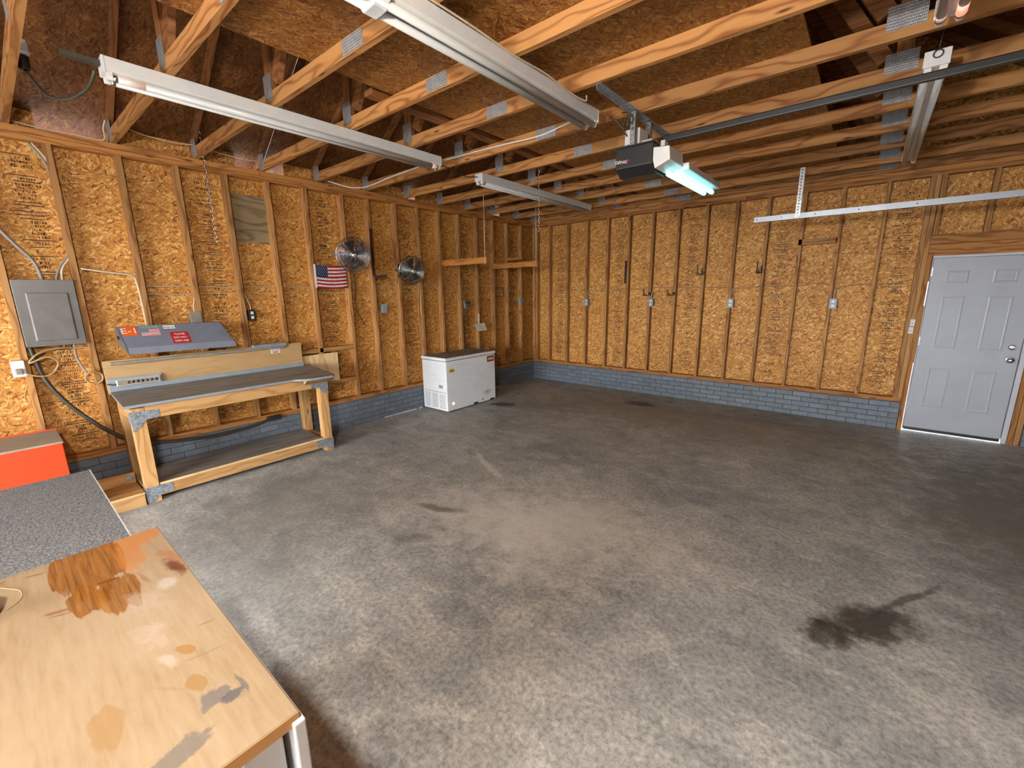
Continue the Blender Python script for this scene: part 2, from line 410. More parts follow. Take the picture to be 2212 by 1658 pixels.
# ------------------------------------------------------------------ mesh builder
class MB:
    def __init__(s):
        s.v = []; s.f = []; s.m = []; s.sm = []
    def add(s, vs, fs, mi=0, smooth=False):
        o = len(s.v)
        s.v += [tuple(p) for p in vs]
        for f in fs:
            s.f.append([i + o for i in f]); s.m.append(mi); s.sm.append(smooth)
        return s
    def box(s, x0, y0, z0, x1, y1, z1, mi=0):
        if x0 > x1: x0, x1 = x1, x0
        if y0 > y1: y0, y1 = y1, y0
        if z0 > z1: z0, z1 = z1, z0
        vs = [(x0, y0, z0), (x1, y0, z0), (x1, y1, z0), (x0, y1, z0), (x0, y0, z1), (x1, y0, z1), (x1, y1, z1), (x0, y1, z1)]
        return s.add(vs, [(0, 3, 2, 1), (4, 5, 6, 7), (0, 1, 5, 4), (1, 2, 6, 5), (2, 3, 7, 6), (3, 0, 4, 7)], mi)
    def bar(s, a, b, wdt, hgt, up=(0, 0, 1), mi=0):
        """rectangular bar from a to b; wdt sideways, hgt along up"""
        a = Vector(a); b = Vector(b); d = (b - a).normalized(); u = Vector(up)
        side = d.cross(u).normalized(); u = side.cross(d).normalized()
        vs = []
        for p in (a, b):
            for i, j in ((-1, -1), (1, -1), (1, 1), (-1, 1)):
                vs.append(p + side * (i * wdt / 2) + u * (j * hgt / 2))
        return s.add(vs, [(0, 3, 2, 1), (4, 5, 6, 7), (0, 1, 5, 4), (1, 2, 6, 5), (2, 3, 7, 6), (3, 0, 4, 7)], mi)
    def tube(s, pts, r, n=8, closed=False, mi=0, cap=True):
        P = [Vector(p) for p in pts]; N = len(P)
        vs = []; fs = []
        up = None
        for i, p in enumerate(P):
            if closed: d = (P[(i + 1) % N] - P[i - 1])
            else: d = P[min(i + 1, N - 1)] - P[max(i - 1, 0)]
            if d.length < 1e-9: d = Vector((0, 0, 1))
            d.normalize()
            if up is None:
                up = Vector((0, 0, 1)) if abs(d.z) < 0.9 else Vector((1, 0, 0))
            side = d.cross(up)
            if side.length < 1e-6: side = d.cross(Vector((0, 1, 0.3)))
            side.normalize(); up = side.cross(d).normalized()
            rr = r[i] if isinstance(r, (list, tuple)) else r
            for k in range(n):
                a = 2 * PI * k / n
                vs.append(p + side * (math.cos(a) * rr) + up * (math.sin(a) * rr))
        for i in range(N if closed else N - 1):
            j = (i + 1) % N
            for k in range(n):
                l = (k + 1) % n
                fs.append((i * n + k, i * n + l, j * n + l, j * n + k))
        if not closed and cap:
            fs.append(tuple(reversed(range(n)))); fs.append(tuple((N - 1) * n + k for k in range(n)))
        return s.add(vs, fs, mi, True)
    def cyl(s, a, b, r, n=16, r2=None, mi=0):
        return s.tube([a, b], [r, r if r2 is None else r2], n, mi=mi)
    def prism(s, poly, axis, a, b, mi=0):
        """poly: 2d points in the two other axes (x,y,z order), extruded along axis from a to b"""
        n = len(poly)
        def P(q, t):
            if axis == 'x': return (t, q[0], q[1])
            if axis == 'y': return (q[0], t, q[1])
            return (q[0], q[1], t)
        vs = [P(q, a) for q in poly] + [P(q, b) for q in poly]
        fs = [tuple(range(n)), tuple(reversed(range(n, 2 * n)))]
        for i in range(n):
            j = (i + 1) % n
            fs.append((i, i + n, j + n, j))
        return s.add(vs, fs, mi)
    def build(s, name, mat, parent=None, origin=(0, 0, 0), grain=None, bevel=0.0, uvoff=None, fixn=True):
        me = bpy.data.meshes.new(name)
        o = Vector(origin)
        me.from_pydata([Vector(p) - o for p in s.v], [], s.f)
        mats = mat if isinstance(mat, (list, tuple)) else [mat]
        for m in mats: me.materials.append(M[m])
        for i, p in enumerate(me.polygons):
            p.material_index = s.m[i]; p.use_smooth = s.sm[i]
        if fixn:
            import bmesh
            bm = bmesh.new(); bm.from_mesh(me)
            bmesh.ops.recalc_face_normals(bm, faces=bm.faces)
            bm.to_mesh(me); bm.free()
        uvl = me.uv_layers.new(name='UVMap')
        gi = {'x': 0, 'y': 1, 'z': 2, None: None}[grain]
        if uvoff is None: uvoff = (0, 0)
        for p in me.polygons:
            nrm = p.normal
            ax = max(range(3), key=lambda i: abs(nrm[i]))
            oth = [i for i in range(3) if i != ax]
            if gi in oth:
                ua = gi; va = [i for i in oth if i != gi][0]
            else:
                ua, va = oth
            for li in p.loop_indices:
                co = s_world = Vector(me.vertices[me.loops[li].vertex_index].co) + o
                # board faces of different normals get a shifted v so that the grain differs
                sh = 0.37 * ax if gi is not None else 0.0
                uvl.data[li].uv = (co[ua] + uvoff[0], co[va] + uvoff[1] + sh)
        ob = bpy.data.objects.new(name, me)
        C.objects.link(ob)
        if parent is None:
            ob.location = o
        else:
            ob.parent = parent
            ob.location = o - PW[parent.name]
        PW[ob.name] = o.copy()
        if bevel:
            bv = ob.modifiers.new('bevel', 'BEVEL'); bv.width = bevel; bv.segments = 2; bv.limit_method = 'ANGLE'; bv.angle_limit = math.radians(40)
        return ob
PW = {}
def empty(name, loc=(0, 0, 0)):
    o = bpy.data.objects.new(name, None)
    o.empty_display_size = 0.1
    C.objects.link(o); o.location = loc
    PW[o.name] = Vector(loc)
    return o
def tag(o, label=None, cat=None, group=None, kind=None):
    if label: o['label'] = label
    if cat: o['category'] = cat
    if group: o['group'] = group
    if kind: o['kind'] = kind
    return o
def thing(name, label, cat, loc=(0, 0, 0), group=None):
    return tag(empty(name, loc), label, cat, group)
def copy_part(src, parent, loc, name=None):
    c = src.copy(); C.objects.link(c); c.parent = parent
    c.location = Vector(loc) - PW[parent.name]
    PW[c.name] = Vector(loc)
    return c
def text(name, s_, size, mat, parent, mtx, align='CENTER', extrude=0.0008, stretch=1.0, shear=0.0):
    """flat lettering; mtx maps text plane (x right, y up) to the world"""
    cu = bpy.data.curves.new('lettering', 'FONT')
    cu.body = s_; cu.size = size; cu.align_x = align; cu.align_y = 'CENTER'; cu.extrude = extrude; cu.shear = shear
    cu.resolution_u = 3
    ob = bpy.data.objects.new('tmp_text', cu)
    me = bpy.data.meshes.new_from_object(ob)
    bpy.data.objects.remove(ob); bpy.data.curves.remove(cu)
    me.name = name
    me.transform(Matrix.Diagonal((stretch, 1, 1, 1)))
    me.transform(mtx)
    me.materials.clear(); me.materials.append(M[mat])
    o = bpy.data.objects.new(name, me); C.objects.link(o)
    if parent is not None:
        o.parent = parent
        o.location = -PW[parent.name]
    return o
def frame(org, right, up):
    r = Vector(right).normalized(); u = Vector(up).normalized(); n = r.cross(u)
    return Matrix((( r.x, u.x, n.x, org[0]), (r.y, u.y, n.y, org[1]), (r.z, u.z, n.z, org[2]), (0, 0, 0, 1)))
def spline(pts, n=6):
    """Catmull-Rom through the points"""
    P = [Vector(p) for p in pts]
    P = [P[0] * 2 - P[1]] + P + [P[-1] * 2 - P[-2]]
    out = []
    for i in range(1, len(P) - 2):
        for k in range(n):
            t = k / n
            a, b, c, d = P[i - 1], P[i], P[i + 1], P[i + 2]
            out.append(0.5 * ((2 * b) + (c - a) * t + (2 * a - 5 * b + 4 * c - d) * t * t + (3 * b - a - 3 * c + d) * t ** 3))
    out.append(P[-2])
    return out

# ================================================================== SETTING
ZS, ZT, ZP = 0.40, 2.955, 3.05        # sill top, stud top, plate top
XR, YR = 7.14, -10.8                   # right wall and rear wall faces
DEP = 0.09                            # stud depth

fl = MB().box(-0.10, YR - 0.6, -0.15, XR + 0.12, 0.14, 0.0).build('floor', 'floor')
tag(fl, kind='structure')
gr = MB().box(-40, -45, -.40, 45, 40, -.151).build('ground', 'ground')
tag(gr, kind='structure')

def stamp(name, parent, plane, a, z0, z1, seed, dens=1.0):
    """illegible mill print on a sheet; plane 'x' -> wall_left (a = y), 'y' -> wall_back (a = x)"""
    rr = random.Random(seed)
    mb = MB()
    def rect(u0, v0, u1, v1):
        if plane == 'x': mb.box(-DEP - 0.001, u0, v0, -DEP + 0.0012, u1, v1)
        else: mb.box(u0, DEP - 0.0012, v0, u1, DEP + 0.001, v1)
    z = z0
    while z < z1:
        k = rr.random()
        w_ = rr.uniform(0.05, 0.10)
        c = a + rr.uniform(-0.02, 0.02)
        if k < 0.22 * dens:
            rect(c - w_, z, c + w_, z + 0.006)
            z += rr.uniform(0.015, 0.03)
        elif k < 0.62 * dens:
            h = rr.uniform(0.012, 0.026)
            u = c - w_ * 0.7
            while u < c + w_ * 0.7:
                gw = rr.uniform(0.006, 0.014)
                if rr.random() < 0.75:
                    rect(u, z, u + gw * 0.45, z + h)
                    if rr.random() < 0.6: rect(u, z + h * rr.choice((0, .45, .8)), u + gw, z + h * rr.choice((.2, .65, 1.0)))
                u += gw + 0.005
            z += h + 0.012
        elif k < 0.72:
            rect(c - w_ * .5, z, c + w_ * .5, z + 0.004); rect(c - w_ * .5, z + .045, c + w_ * .5, z + .049)
            rect(c - w_ * .5, z, c - w_ * .5 + .004, z + .049); rect(c + w_ * .5 - .004, z, c + w_ * .5, z + .049)
            rect(c - w_ * .25, z + .015, c + w_ * .2, z + .03)
            z += 0.065
        else:
            z += rr.uniform(0.02, 0.07) / dens
    o = mb.build('stamp_print', 'ink', parent, fixn=False)
    return o

# ---- left wall (x = 0 is the stud face)
wl = tag(empty('wall_left'), kind='structure')
LE = [-6.860, -6.455, -6.031, -5.621, -5.216, -4.813, -4.407, -3.955, -3.586, -3.169, -2.779, -2.375, -1.971, -1.559, -1.144, -.757, -.351]
LS = [e - 0.02 for e in LE] + [-7.29, -7.70, -8.10, -8.51, -8.92]
st = MB().box(-DEP, -.02, 0, 0, .02, ZT - ZS).build('stud', 'stud', wl, (0, 0, 0), 'z')
st.location = (0, LS[0], ZS)
for y in LS[1:]:
    copy_part(st, wl, (0, y, ZS))
br = [0.09, -.777, -1.991, -3.189, -4.427, -5.641, -6.88, -8.10, YR]
for a, b in zip(br[:-1], br[1:]):
    MB().box(-DEP - .012, a - .001, ZS - .05, -DEP, b + .001, 2.80).build('sheathing_panel', 'osb', wl, (-DEP, b, ZS), 'z')
    MB().box(-DEP - .012, a - .001, 2.803, -DEP, b + .001, ZP).build('sheathing_panel', 'osb', wl, (-DEP, b, 2.8), 'y')
MB().box(-DEP - .03, .12, .0, -DEP - .0125, YR, ZP).build('siding', 'plate', wl, (0, 0, 0), 'y')  # unseen outer layer, added to stop light leaking between the sheets
MB().box(-DEP, .0, ZS - .052, 0.004, YR, ZS).build('sill_plate', 'plate', wl, (0, 0, 0), 'y')
MB().box(-DEP, .0, ZT, 0.004, -2.36, ZT + .045).build('top_plate', 'plate', wl, (0, 0, 0), 'y')
MB().box(-DEP, -2.365, ZT, 0.002, YR, ZT + .045).build('top_plate', 'plate', wl, (0, 0, 0), 'y')
MB().box(-DEP, .0, ZT + .048, 0.0, -4.9, ZP).build('top_plate', 'plate', wl, (0, 0, 0), 'y')
MB().box(-DEP, -4.905, ZT + .048, 0.003, YR, ZP).build('top_plate', 'plate', wl, (0, 0, 0), 'y')
for i, (y, d) in enumerate([(-6.64, 1.5), (-5.42, 1.3), (-4.20, 1.35), (-2.98, 1.3), (-1.78, 1.3), (-.56, 1.4)]):
    stamp('stamp', wl, 'x', y, .50, 2.86, 100 + i, d)
for y, z in ((-4.23, 2.33), (-4.16, 1.42), (-2.99, 1.2)):
    text('stamp_lettering', 'APA', .055, 'black_print', wl, frame((-DEP + .001, y, z), (0, 1, 0), (0, 0, 1)))
# horizontal blocking under the fan side of the bench
for z0, z1, ya, yb in ((1.045, 1.095, -4.79, -3.99), (.622, .672, -4.40, -3.99)):
    MB().box(-DEP, ya, z0, .0, yb, z1).build('blocking', 'stud', wl, (0, ya, z0), 'y')

# brick plinth: each painted brick a piece of its wall
BL, BH = 0.206, 0.0685
def plinth(parent, along, a0, a1, face, seed):
    rr = random.Random(seed)
    full = None; half = None
    depth = 0.10
    if along == 'y':
        MB().box(face - depth, a0, 0, face - .006, a1, ZS - .052).build('mortar_bed', 'mortar', parent)
    else:
        MB().box(a0, face + .006, 0, a1, face + depth, ZS - .052).build('mortar_bed', 'mortar', parent)
    for c in range(5):
        z = c * BH + .004
        a = a0 + (BL / 2 if c % 2 else 0)
        if c % 2:
            mb = MB()
            if along == 'y': mb.box(face - .03, a0 + .003, z, face, a - .003, z + BH - .008)
            else: mb.box(a0 + .003, face, z, a - .003, face + .03, z + BH - .008)
            mb.build('brick', 'brick', parent, (0, 0, z))
        while a < a1 - 0.02:
            L = min(BL, a1 - a)
            j = rr.uniform(-.002, .003)
            if abs(L - BL) < 1e-6:
                if full is None:
                    mb = MB()
                    if along == 'y': mb.box(-.03, .003, 0, 0, BL - .003, BH - .008)
                    else: mb.box(.003, 0, 0, BL - .003, .03, BH - .008)
                    full = mb.build('brick', 'brick', parent, (0, 0, 0), bevel=.003)
                    o = full
                    o.location = (face + j, a, z) if along == 'y' else (a, face - j, z)
                else:
                    copy_part(full, parent, (face + j, a, z) if along == 'y' else (a, face - j, z))
            else:
                mb = MB()
                if along == 'y': mb.box(face - .03, a + .003, z, face, a + L - .003, z + BH - .008)
                else: mb.box(a + .003, face, z, a + L - .003, face + .03, z + BH - .008)
                mb.build('brick', 'brick', parent, (0, 0, z))
            a += BL
plinth(wl, 'y', -7.21, 0.0, 0.012, 1)
MB().box(-DEP, YR, 0, .008, -7.21, ZS - .052).build('plinth', 'brick', wl)
# drips of white mastic along the foot of the plinth
for (ya, yb) in ((-3.62, -3.05), (-3.0, -2.93), (-1.35, -1.05)):
    MB().box(.005, ya, 0, .022, yb, .016).build('mastic_bead', 'mastic', wl, bevel=.004)

# ---- back wall (y = 0 is the stud face)
wb = tag(empty('wall_back'), kind='structure')
BS = [.372, .778, 1.180, 1.585, 1.978, 2.380, 2.785, 3.200, 3.598, 3.995, 4.397, 4.800, 5.215]
st2 = MB().box(-.02, 0, 0, .02, DEP, ZT - ZS).build('stud', 'stud', wb, (0, 0, 0), 'z')
st2.location = (BS[0], 0, ZS)
for x in BS[1:] + [.022, .075]:
    copy_part(st2, wb, (x, 0, ZS))
for x in (5.592, 5.637):
    MB().box(x - .021, -.002, ZS, x + .021, DEP, ZT).build('stud', 'stud', wb, (x, 0, ZS), 'z')
MB().box(5.66, -.004, 0, 5.703, DEP, 2.10).build('jack_stud', 'plate', wb, (5.68, 0, 0), 'z')
MB().box(6.585, -.004, 0, 6.625, DEP, 2.10).build('jack_stud', 'plate', wb, (6.6, 0, 0), 'z')
MB().box(6.63, -.002, 0, 6.675, DEP, ZT).build('stud', 'stud', wb, (6.65, 0, 0), 'z')
MB().box(7.10, 0, ZS, 7.14, DEP, ZT).build('stud', 'stud', wb, (7.12, 0, 0), 'z')
MB().box(5.66, -.012, 2.112, 6.63, .05, 2.215).build('header', 'plate', wb, (5.66, 0, 2.11), 'x')
MB().box(5.66, -.012, 2.219, 6.63, .05, 2.318).build('header', 'plate', wb, (5.66, 0, 2.22), 'x')
for x in (5.685, 6.085, 6.48):
    MB().box(x - .02, 0, 2.318, x + .02, DEP, ZT).build('cripple_stud', 'stud', wb, (x, 0, 2.3), 'z')
bx = [-0.09, 1.18, 2.38, 3.598, 4.80, 5.66]
for a, b in zip(bx[:-1], bx[1:]):
    MB().box(a + .001, DEP, ZS - .05, b - .001, DEP + .012, 2.80).build('sheathing_panel', 'osb', wb, (a, DEP, ZS), 'z')
for a, b in ((-.09, 2.38), (2.38, 4.80), (4.80, 5.66)):
    MB().box(a + .001, DEP, 2.803, b - .001, DEP + .012, ZP).build('sheathing_panel', 'osb', wb, (a, DEP, 2.8), 'x')
MB().box(5.66, DEP, 2.12, 7.24, DEP + .012, ZP).build('sheathing_panel', 'osb', wb, (5.66, DEP, 2.1), 'x')
MB().box(6.63, DEP, .34, 7.24, DEP + .012, 2.12).build('sheathing_panel', 'osb', wb, (6.63, DEP, .3), 'z')
MB().box(-.12, DEP + .0125, 0, 5.69, DEP + .03, ZP).build('siding', 'plate', wb, (0, 0, 0), 'x')  # added outside the back sheets to keep stray daylight out
MB().box(6.60, DEP + .0125, 0, 7.26, DEP + .03, ZP).build('siding', 'plate', wb, (6.6, 0, 0), 'x')
MB().box(5.69, DEP + .0125, 2.10, 6.60, DEP + .03, ZP).build('siding', 'plate', wb, (5.69, 0, 2.1), 'x')
MB().box(0, -.004, ZS - .052, 5.655, DEP, ZS).build('sill_plate', 'plate', wb, (0, 0, 0), 'x')
MB().box(6.68, -.004, ZS - .052, XR, DEP, ZS).build('sill_plate', 'plate', wb, (6.68, 0, 0), 'x')
MB().box(0, -.004, ZT, 3.70, DEP, ZT + .045).build('top_plate', 'plate', wb, (0, 0, ZT), 'x')
MB().box(3.705, -.002, ZT, XR, DEP, ZT + .045).build('top_plate', 'plate', wb, (3.7, 0, ZT), 'x')
MB().box(0, 0, ZT + .048, XR, DEP, ZP).build('top_plate', 'plate', wb, (0, 0, ZP), 'x')
plinth(wb, 'x', 0.0, 5.655, -0.012, 2)
plinth(wb, 'x', 6.68, 7.14, -0.012, 3)
for i, x in enumerate((.575, 1.79, 2.99, 4.19, 5.42)):
    stamp('stamp', wb, 'y', x, .50, 2.86, 200 + i, 1.3)
for x, z in ((5.44, 1.70), (1.80, 1.9)):
    text('stamp_lettering', 'APA', .055, 'black_print', wb, frame((x, DEP - .001, z), (1, 0, 0), (0, 0, 1)))
MB().box(4.378, .0, 2.303, 4.79, .06, 2.372).build('blocking', 'stud', wb, (4.4, 0, 2.3), 'x')
SL = 0.69                                   # roof pitch
XM = XR / 2
def zr(x): return 3.25 + SL * (x if x < XM else XR - x)
gb = MB().prism([(-.11, ZP), (XR + .11, ZP), (XR + .11, zr(XR + .11)), (XM, zr(XM)), (-.11, zr(-.11))], 'y', DEP + .001, DEP + .012)
gb.build('gable_panel', 'osb', wb, (XM, DEP, ZP), 'z')

# ---- right wall with the closed sectional door, and the unseen rear wall with an opening added for daylight fill
wr = tag(empty('wall_right'), kind='structure')
MB().box(XR + DEP, YR, ZS, XR + DEP + .012, DEP, ZP).build('sheathing_panel', 'osb', wr, (XR, 0, ZS), 'z')
for y in [-.3 - .4064 * i for i in range(22)]:
    if -5.9 < y < -.9:
        MB().box(XR, y - .02, 2.45, XR + DEP, y + .02, ZT).build('cripple_stud', 'stud', wr, (XR, y, ZS), 'z')
    else:
        copy_part(st, wr, (XR + DEP, y, ZS))
MB().box(XR - .004, DEP, ZT, XR + DEP, YR, ZP).build('top_plate', 'plate', wr, (XR, 0, ZT), 'y')
MB().box(XR - .004, 0, ZS - .052, XR + DEP, -.9, ZS).build('sill_plate', 'plate', wr, (XR, 0, ZS), 'y')
MB().box(XR, YR, 0, XR + DEP, 0, ZS - .052).build('plinth', 'brick', wr)
MB().box(XR - .01, -.9, 2.18, XR + .05, -5.9, 2.45).build('header', 'plate', wr, (XR, -.9, 2.18), 'y')
d2 = tag(empty('door_2', (XR - .06, -3.4, 0)), kind='structure')
for i in range(4):
    MB().box(XR - .05, -5.88, .02 + .54 * i, XR - .012, -.92, .02 + .54 * i + .53).build('door_section', 'door_white', d2, (XR - .05, -3.4, .02 + .54 * i), bevel=.006)
wq = tag(empty('wall_rear'), kind='structure')  # pushed back to even out the fill light from its added opening
MB().box(-.1, YR - .1, 0, .9, YR, ZP).build('sheathing_panel', 'osb', wq, (0, YR, 0), 'z')
MB().box(5.3, YR - .1, 0, XR + .1, YR, ZP).build('sheathing_panel', 'osb', wq, (5.4, YR, 0), 'z')
MB().box(.9, YR - .1, 2.35, 5.3, YR, ZP).build('sheathing_panel', 'osb', wq, (1.6, YR, 2.3), 'x')
MB().prism([(-.11, ZP), (XR + .11, ZP), (XR + .11, zr(XR + .11)), (XM, zr(XM)), (-.11, zr(-.11))], 'y', YR - .09, YR - .1).build('gable_panel', 'osb', wq, (XM, YR, ZP), 'z')

# ---- ceiling: roof sheathing and the loft deck lying on the trusses
ce = tag(empty('ceiling', (XM, -4.5, ZP)), kind='structure')
rows = [-.75, .5, 1.55, 2.6, XM]
ys = [.25, -2.36, -4.80, -7.25, YR - .3]
for sgn in (0, 1):
    for i, (a, b) in enumerate(zip(rows[:-1], rows[1:])):
        for j, (ya, yb) in enumerate(zip(ys[:-1], ys[1:])):
            mb = MB()
            xa, xb = (a, b) if not sgn else (XR - a, XR - b)
            zz = lambda x: 3.25 + SL * (x if not sgn else XR - x)
            g = .0015
            A = [(xa, ya - g, zz(xa)), (xb, ya - g, zz(xb) - .001), (xb, yb + g, zz(xb) - .001), (xa, yb + g, zz(xa))]
            B = [(p[0], p[1], p[2] + .014) for p in A]
            mb.add(A + B, [(0, 1, 2, 3), (7, 6, 5, 4), (0, 4, 5, 1), (1, 5, 6, 2), (2, 6, 7, 3), (3, 7, 4, 0)])
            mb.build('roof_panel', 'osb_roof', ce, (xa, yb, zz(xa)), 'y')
DZ = ZP + .093
for ya, yb in ((-.05, -1.8), (-1.8, -3.0), (-3.0, -4.25), (-4.25, -5.47), (-5.47, -6.69), (-6.69, -7.9)):
    x0 = 2.385
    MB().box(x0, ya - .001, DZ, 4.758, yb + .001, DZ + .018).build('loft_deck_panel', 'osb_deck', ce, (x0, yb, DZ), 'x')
# nailer boards along the loft edge
MB().box(2.20, -.1, DZ, 2.30, -5.0, DZ + .04).build('runner_board', 'web', ce, (2.2, -5, DZ), 'y')
# eave blocks close some bays, the others let daylight in under the roof
TY = [0.0, -.53, -1.18, -1.775, -2.36, -2.975, -3.605, -4.25, -4.845, -5.445, -6.045, -6.655, -7.265, -7.875, -8.485]
for i in range(len(TY) - 1):
    a, b = TY[i] - .04, TY[i + 1]
    if i in (1, 4, 7, 8, 10):
        # partly open bay
        f = {1: (.45, 1.0), 4: (.35, 1.0), 7: (.42, 1.0), 8: (.0, .62), 10: (.0, .25)}[i]
        ya, yb = b + (a - b) * f[0], b + (a - b) * f[1]
    else:
        ya, yb = b, a
    MB().box(-.085, ya + .002, ZP + .001, -.07, yb - .002, zr(-.078) - .004).build('eave_block', 'osb', ce, (-.08, ya, ZP), 'y')
for i in range(len(TY) - 1):
    MB().box(XR + .07, TY[i + 1] + .002, ZP + .001, XR + .085, TY[i] - .042, zr(-.078) - .004).build('eave_block', 'osb', ce, (XR + .08, TY[i], ZP), 'y')

# ---- roof trusses: bottom chord, two rafters, webs and toothed plates
ORD = ['set against the back wall', 'second from the back wall', 'third from the back wall', 'fourth from the back wall', 'fifth from the back wall', 'sixth from the back wall',
       'seventh from the back wall', 'eighth from the back wall', 'ninth from the back wall', 'tenth from the back wall', 'eleventh from the back wall',
       'twelfth from the back wall', 'thirteenth from the back wall', 'fourteenth from the back wall', 'fifteenth from the back wall']
TW = 0.038
CH = 0.093
def chord_mesh(mb, pts):
    mb.prism(pts, 'y', -TW, 0)
def truss_parts(root, y):
    o = Vector((0, y, ZP))
    res = []
    def part(name, mat, fn, grain, bevel=0):
        mb = MB(); fn(mb)
        mb.v = [(p[0], p[1] + y, p[2]) for p in mb.v]
        q = mb.build(name, mat, root, (0, y, ZP), grain, bevel)
        res.append(q)
    part('bottom_chord', 'chord', lambda m: m.box(-.10, -TW, ZP, 2.85, 0, ZP + CH), 'x')
    part('bottom_chord', 'chord', lambda m: m.box(2.853, -TW, ZP, XR + .10, 0, ZP + CH), 'x')
    hv = CH / math.cos(math.atan(SL))
    for sg in (0, 1):
        X = (lambda x: x) if not sg else (lambda x: XR - x)
        z0 = lambda x: 3.25 - .004 + SL * x
        xe = XM - .003
        pts = [(X(-.55), z0(-.55)), (X(-.55), z0(-.55) - hv), (X(-.145), z0(-.145) - hv), (X(-.1), ZP + .001 + CH * .0), (X(xe), z0(xe) - hv), (X(xe), z0(xe))]
        pts[3] = (X(-.045), max(z0(-.045) - hv, ZP + CH + .001))
        pts[2] = (X(-.105), z0(-.105) - hv + .02)
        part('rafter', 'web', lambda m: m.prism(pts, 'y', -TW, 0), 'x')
        # vertical post and diagonal web
        xv = 1.775 if not sg else 1.955
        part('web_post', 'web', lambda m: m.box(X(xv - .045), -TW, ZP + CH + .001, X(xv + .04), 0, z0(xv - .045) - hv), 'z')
        a = Vector((X(xv + .09), -TW / 2, ZP + CH + .045)); b = Vector((X(XM - .10), -TW / 2, z0(XM - .10) - hv - .06))
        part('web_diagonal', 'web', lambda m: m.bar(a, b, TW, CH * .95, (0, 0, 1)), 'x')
        part('toothed_plate', 'galv', lambda m: m.box(X(xv - .075), -TW - .0015, ZP + .045, X(xv + (.045 if not sg else .09)), -TW, ZP + (.205 if not sg else .165)), 'z')
        part('heel_plate', 'galv', lambda m: m.box(X(-.02), -TW - .0015, ZP + .012, X(.10), -TW, ZP + .16), 'x')
        if not sg:
            part('toothed_plate', 'galv', lambda m: m.box(2.745, -TW - .0015, ZP + .006, 2.95, -TW, ZP + CH - .004), 'z')
        part('toothed_plate', 'galv', lambda m: m.box(X(XM - .12), -TW - .0015, zr(XM) - .22, X(XM), -TW, zr(XM) - .02), 'z')
    return res
base = None
for i, y in enumerate(TY):
    root = thing('roof_truss', 'pine roof truss with toothed metal plates, ' + ORD[i], 'truss', (0, y, ZP), 'pine roof trusses across the ceiling')
    if base is None:
        base = (root, truss_parts(root, y))
    else:
        for q in base[1]:
            c = q.copy(); C.objects.link(c); c.parent = root; c.location = q.location
            PW[c.name] = Vector((0, y, ZP))

# ---- side door
d1 = tag(empty('door_1', (5.72, .03, 0)), kind='structure')
DX0, DX1, DZ0, DZ1 = 5.722, 6.535, .045, 2.056
slab = MB()
slab.box(DX0, .03, DZ0, DX1, .075, DZ1)
sl = slab.build('door_slab', 'door_white', d1, (DX0, .03, DZ0), bevel=.002)
for (x0, x1) in ((5.842, 6.030), (6.212, 6.398)):
    for (z0, z1) in ((1.775, 1.915), (1.035, 1.630), (.315, .800)):
        mb = MB()
        # raised field with a shallow moulding round it
        o4 = [(x0, z0), (x1, z0), (x1, z1), (x0, z1)]
        i1 = [(x0 + .014, z0 + .014), (x1 - .014, z0 + .014), (x1 - .014, z1 - .014), (x0 + .014, z1 - .014)]
        i2 = [(x0 + .024, z0 + .024), (x1 - .024, z0 + .024), (x1 - .024, z1 - .024), (x0 + .024, z1 - .024)]
        vs = [(a, .0292, b) for a, b in o4] + [(a, .0262, b) for a, b in i1] + [(a, .0288, b) for a, b in i2]
        fs = [(8, 9, 10, 11)]
        for r0 in (0, 4):
            for k in range(4):
                fs.append((r0 + k, r0 + (k + 1) % 4, r0 + 4 + (k + 1) % 4, r0 + 4 + k))
        vs += [(a, .034, b) for a, b in o4]
        for k in range(4): fs.append((k, 12 + k, 12 + (k + 1) % 4, (k + 1) % 4))
        mb.add(vs, fs)
        mb.build('door_panel', 'door_white', sl, (x0, .03, z0))
MB().box(DX0, .022, .012, DX1 - .005, .08, .047).build('door_sweep', 'black', sl, (DX0, .03, .02))
MB().box(DX0 - .012, .02, 2.060, DX1 + .05, .09, 2.088).build('door_frame', 'jamb_white', d1, (DX0, 0, 2.06), bevel=.002)
MB().box(DX0 - .012, .025, 0.02, DX0 - .003, .09, 2.06).build('door_frame', 'jamb_white', d1, (DX0, 0, 0), bevel=.001)
MB().box(DX1 + .005, .012, 0, DX1 + .047, .09, 2.06).build('door_frame', 'jamb_white', d1, (DX1, 0, 0), bevel=.002)
MB().box(DX0 - .019, .03, 2.0885, DX1 + .05, .09, 2.1115).build('head_shim', 'plate', d1, (DX0, 0, 2.09), 'x')
for za, zb in ((1.80, 2.088), (.84, 1.52)):
    MB().box(DX0 - .0188, .03, za, DX0 - .0122, .085, zb).build('side_shim', 'plate', d1, (DX0, 0, za), 'z')
MB().box(DX0 - .003, .062, 2.045, DX1 + .005, .089, 2.0605).build('door_stop', 'jamb_white', d1, (DX0, 0, 2.05))
MB().box(DX1 - .012, .0755, .05, DX1 + .0055, .089, 2.05).build('door_stop', 'jamb_white', d1, (DX1, 0, .05))
MB().box(DX0 - .004, .0755, .02, DX0 + .012, .089, 2.05).build('door_stop', 'jamb_white', d1, (DX0, 0, .05))
for z in (.27, 1.06, 1.86):
    MB().box(DX0 - .006, .022, z, DX0 + .008, .031, z + .10).build('hinge', 'zinc', d1, (DX0, 0, z), bevel=.001)
kn = MB()
kn.tube([(6.468, .03, .945), (6.468, .022, .945), (6.468, .021, .945)], [.034, .034, .028], 20)
kn.tube([(6.468, .022, .945), (6.468, -.01, .945), (6.468, -.022, .945), (6.468, -.038, .945), (6.468, -.047, .945)], [.013, .013, .027, .028, .016], 20)
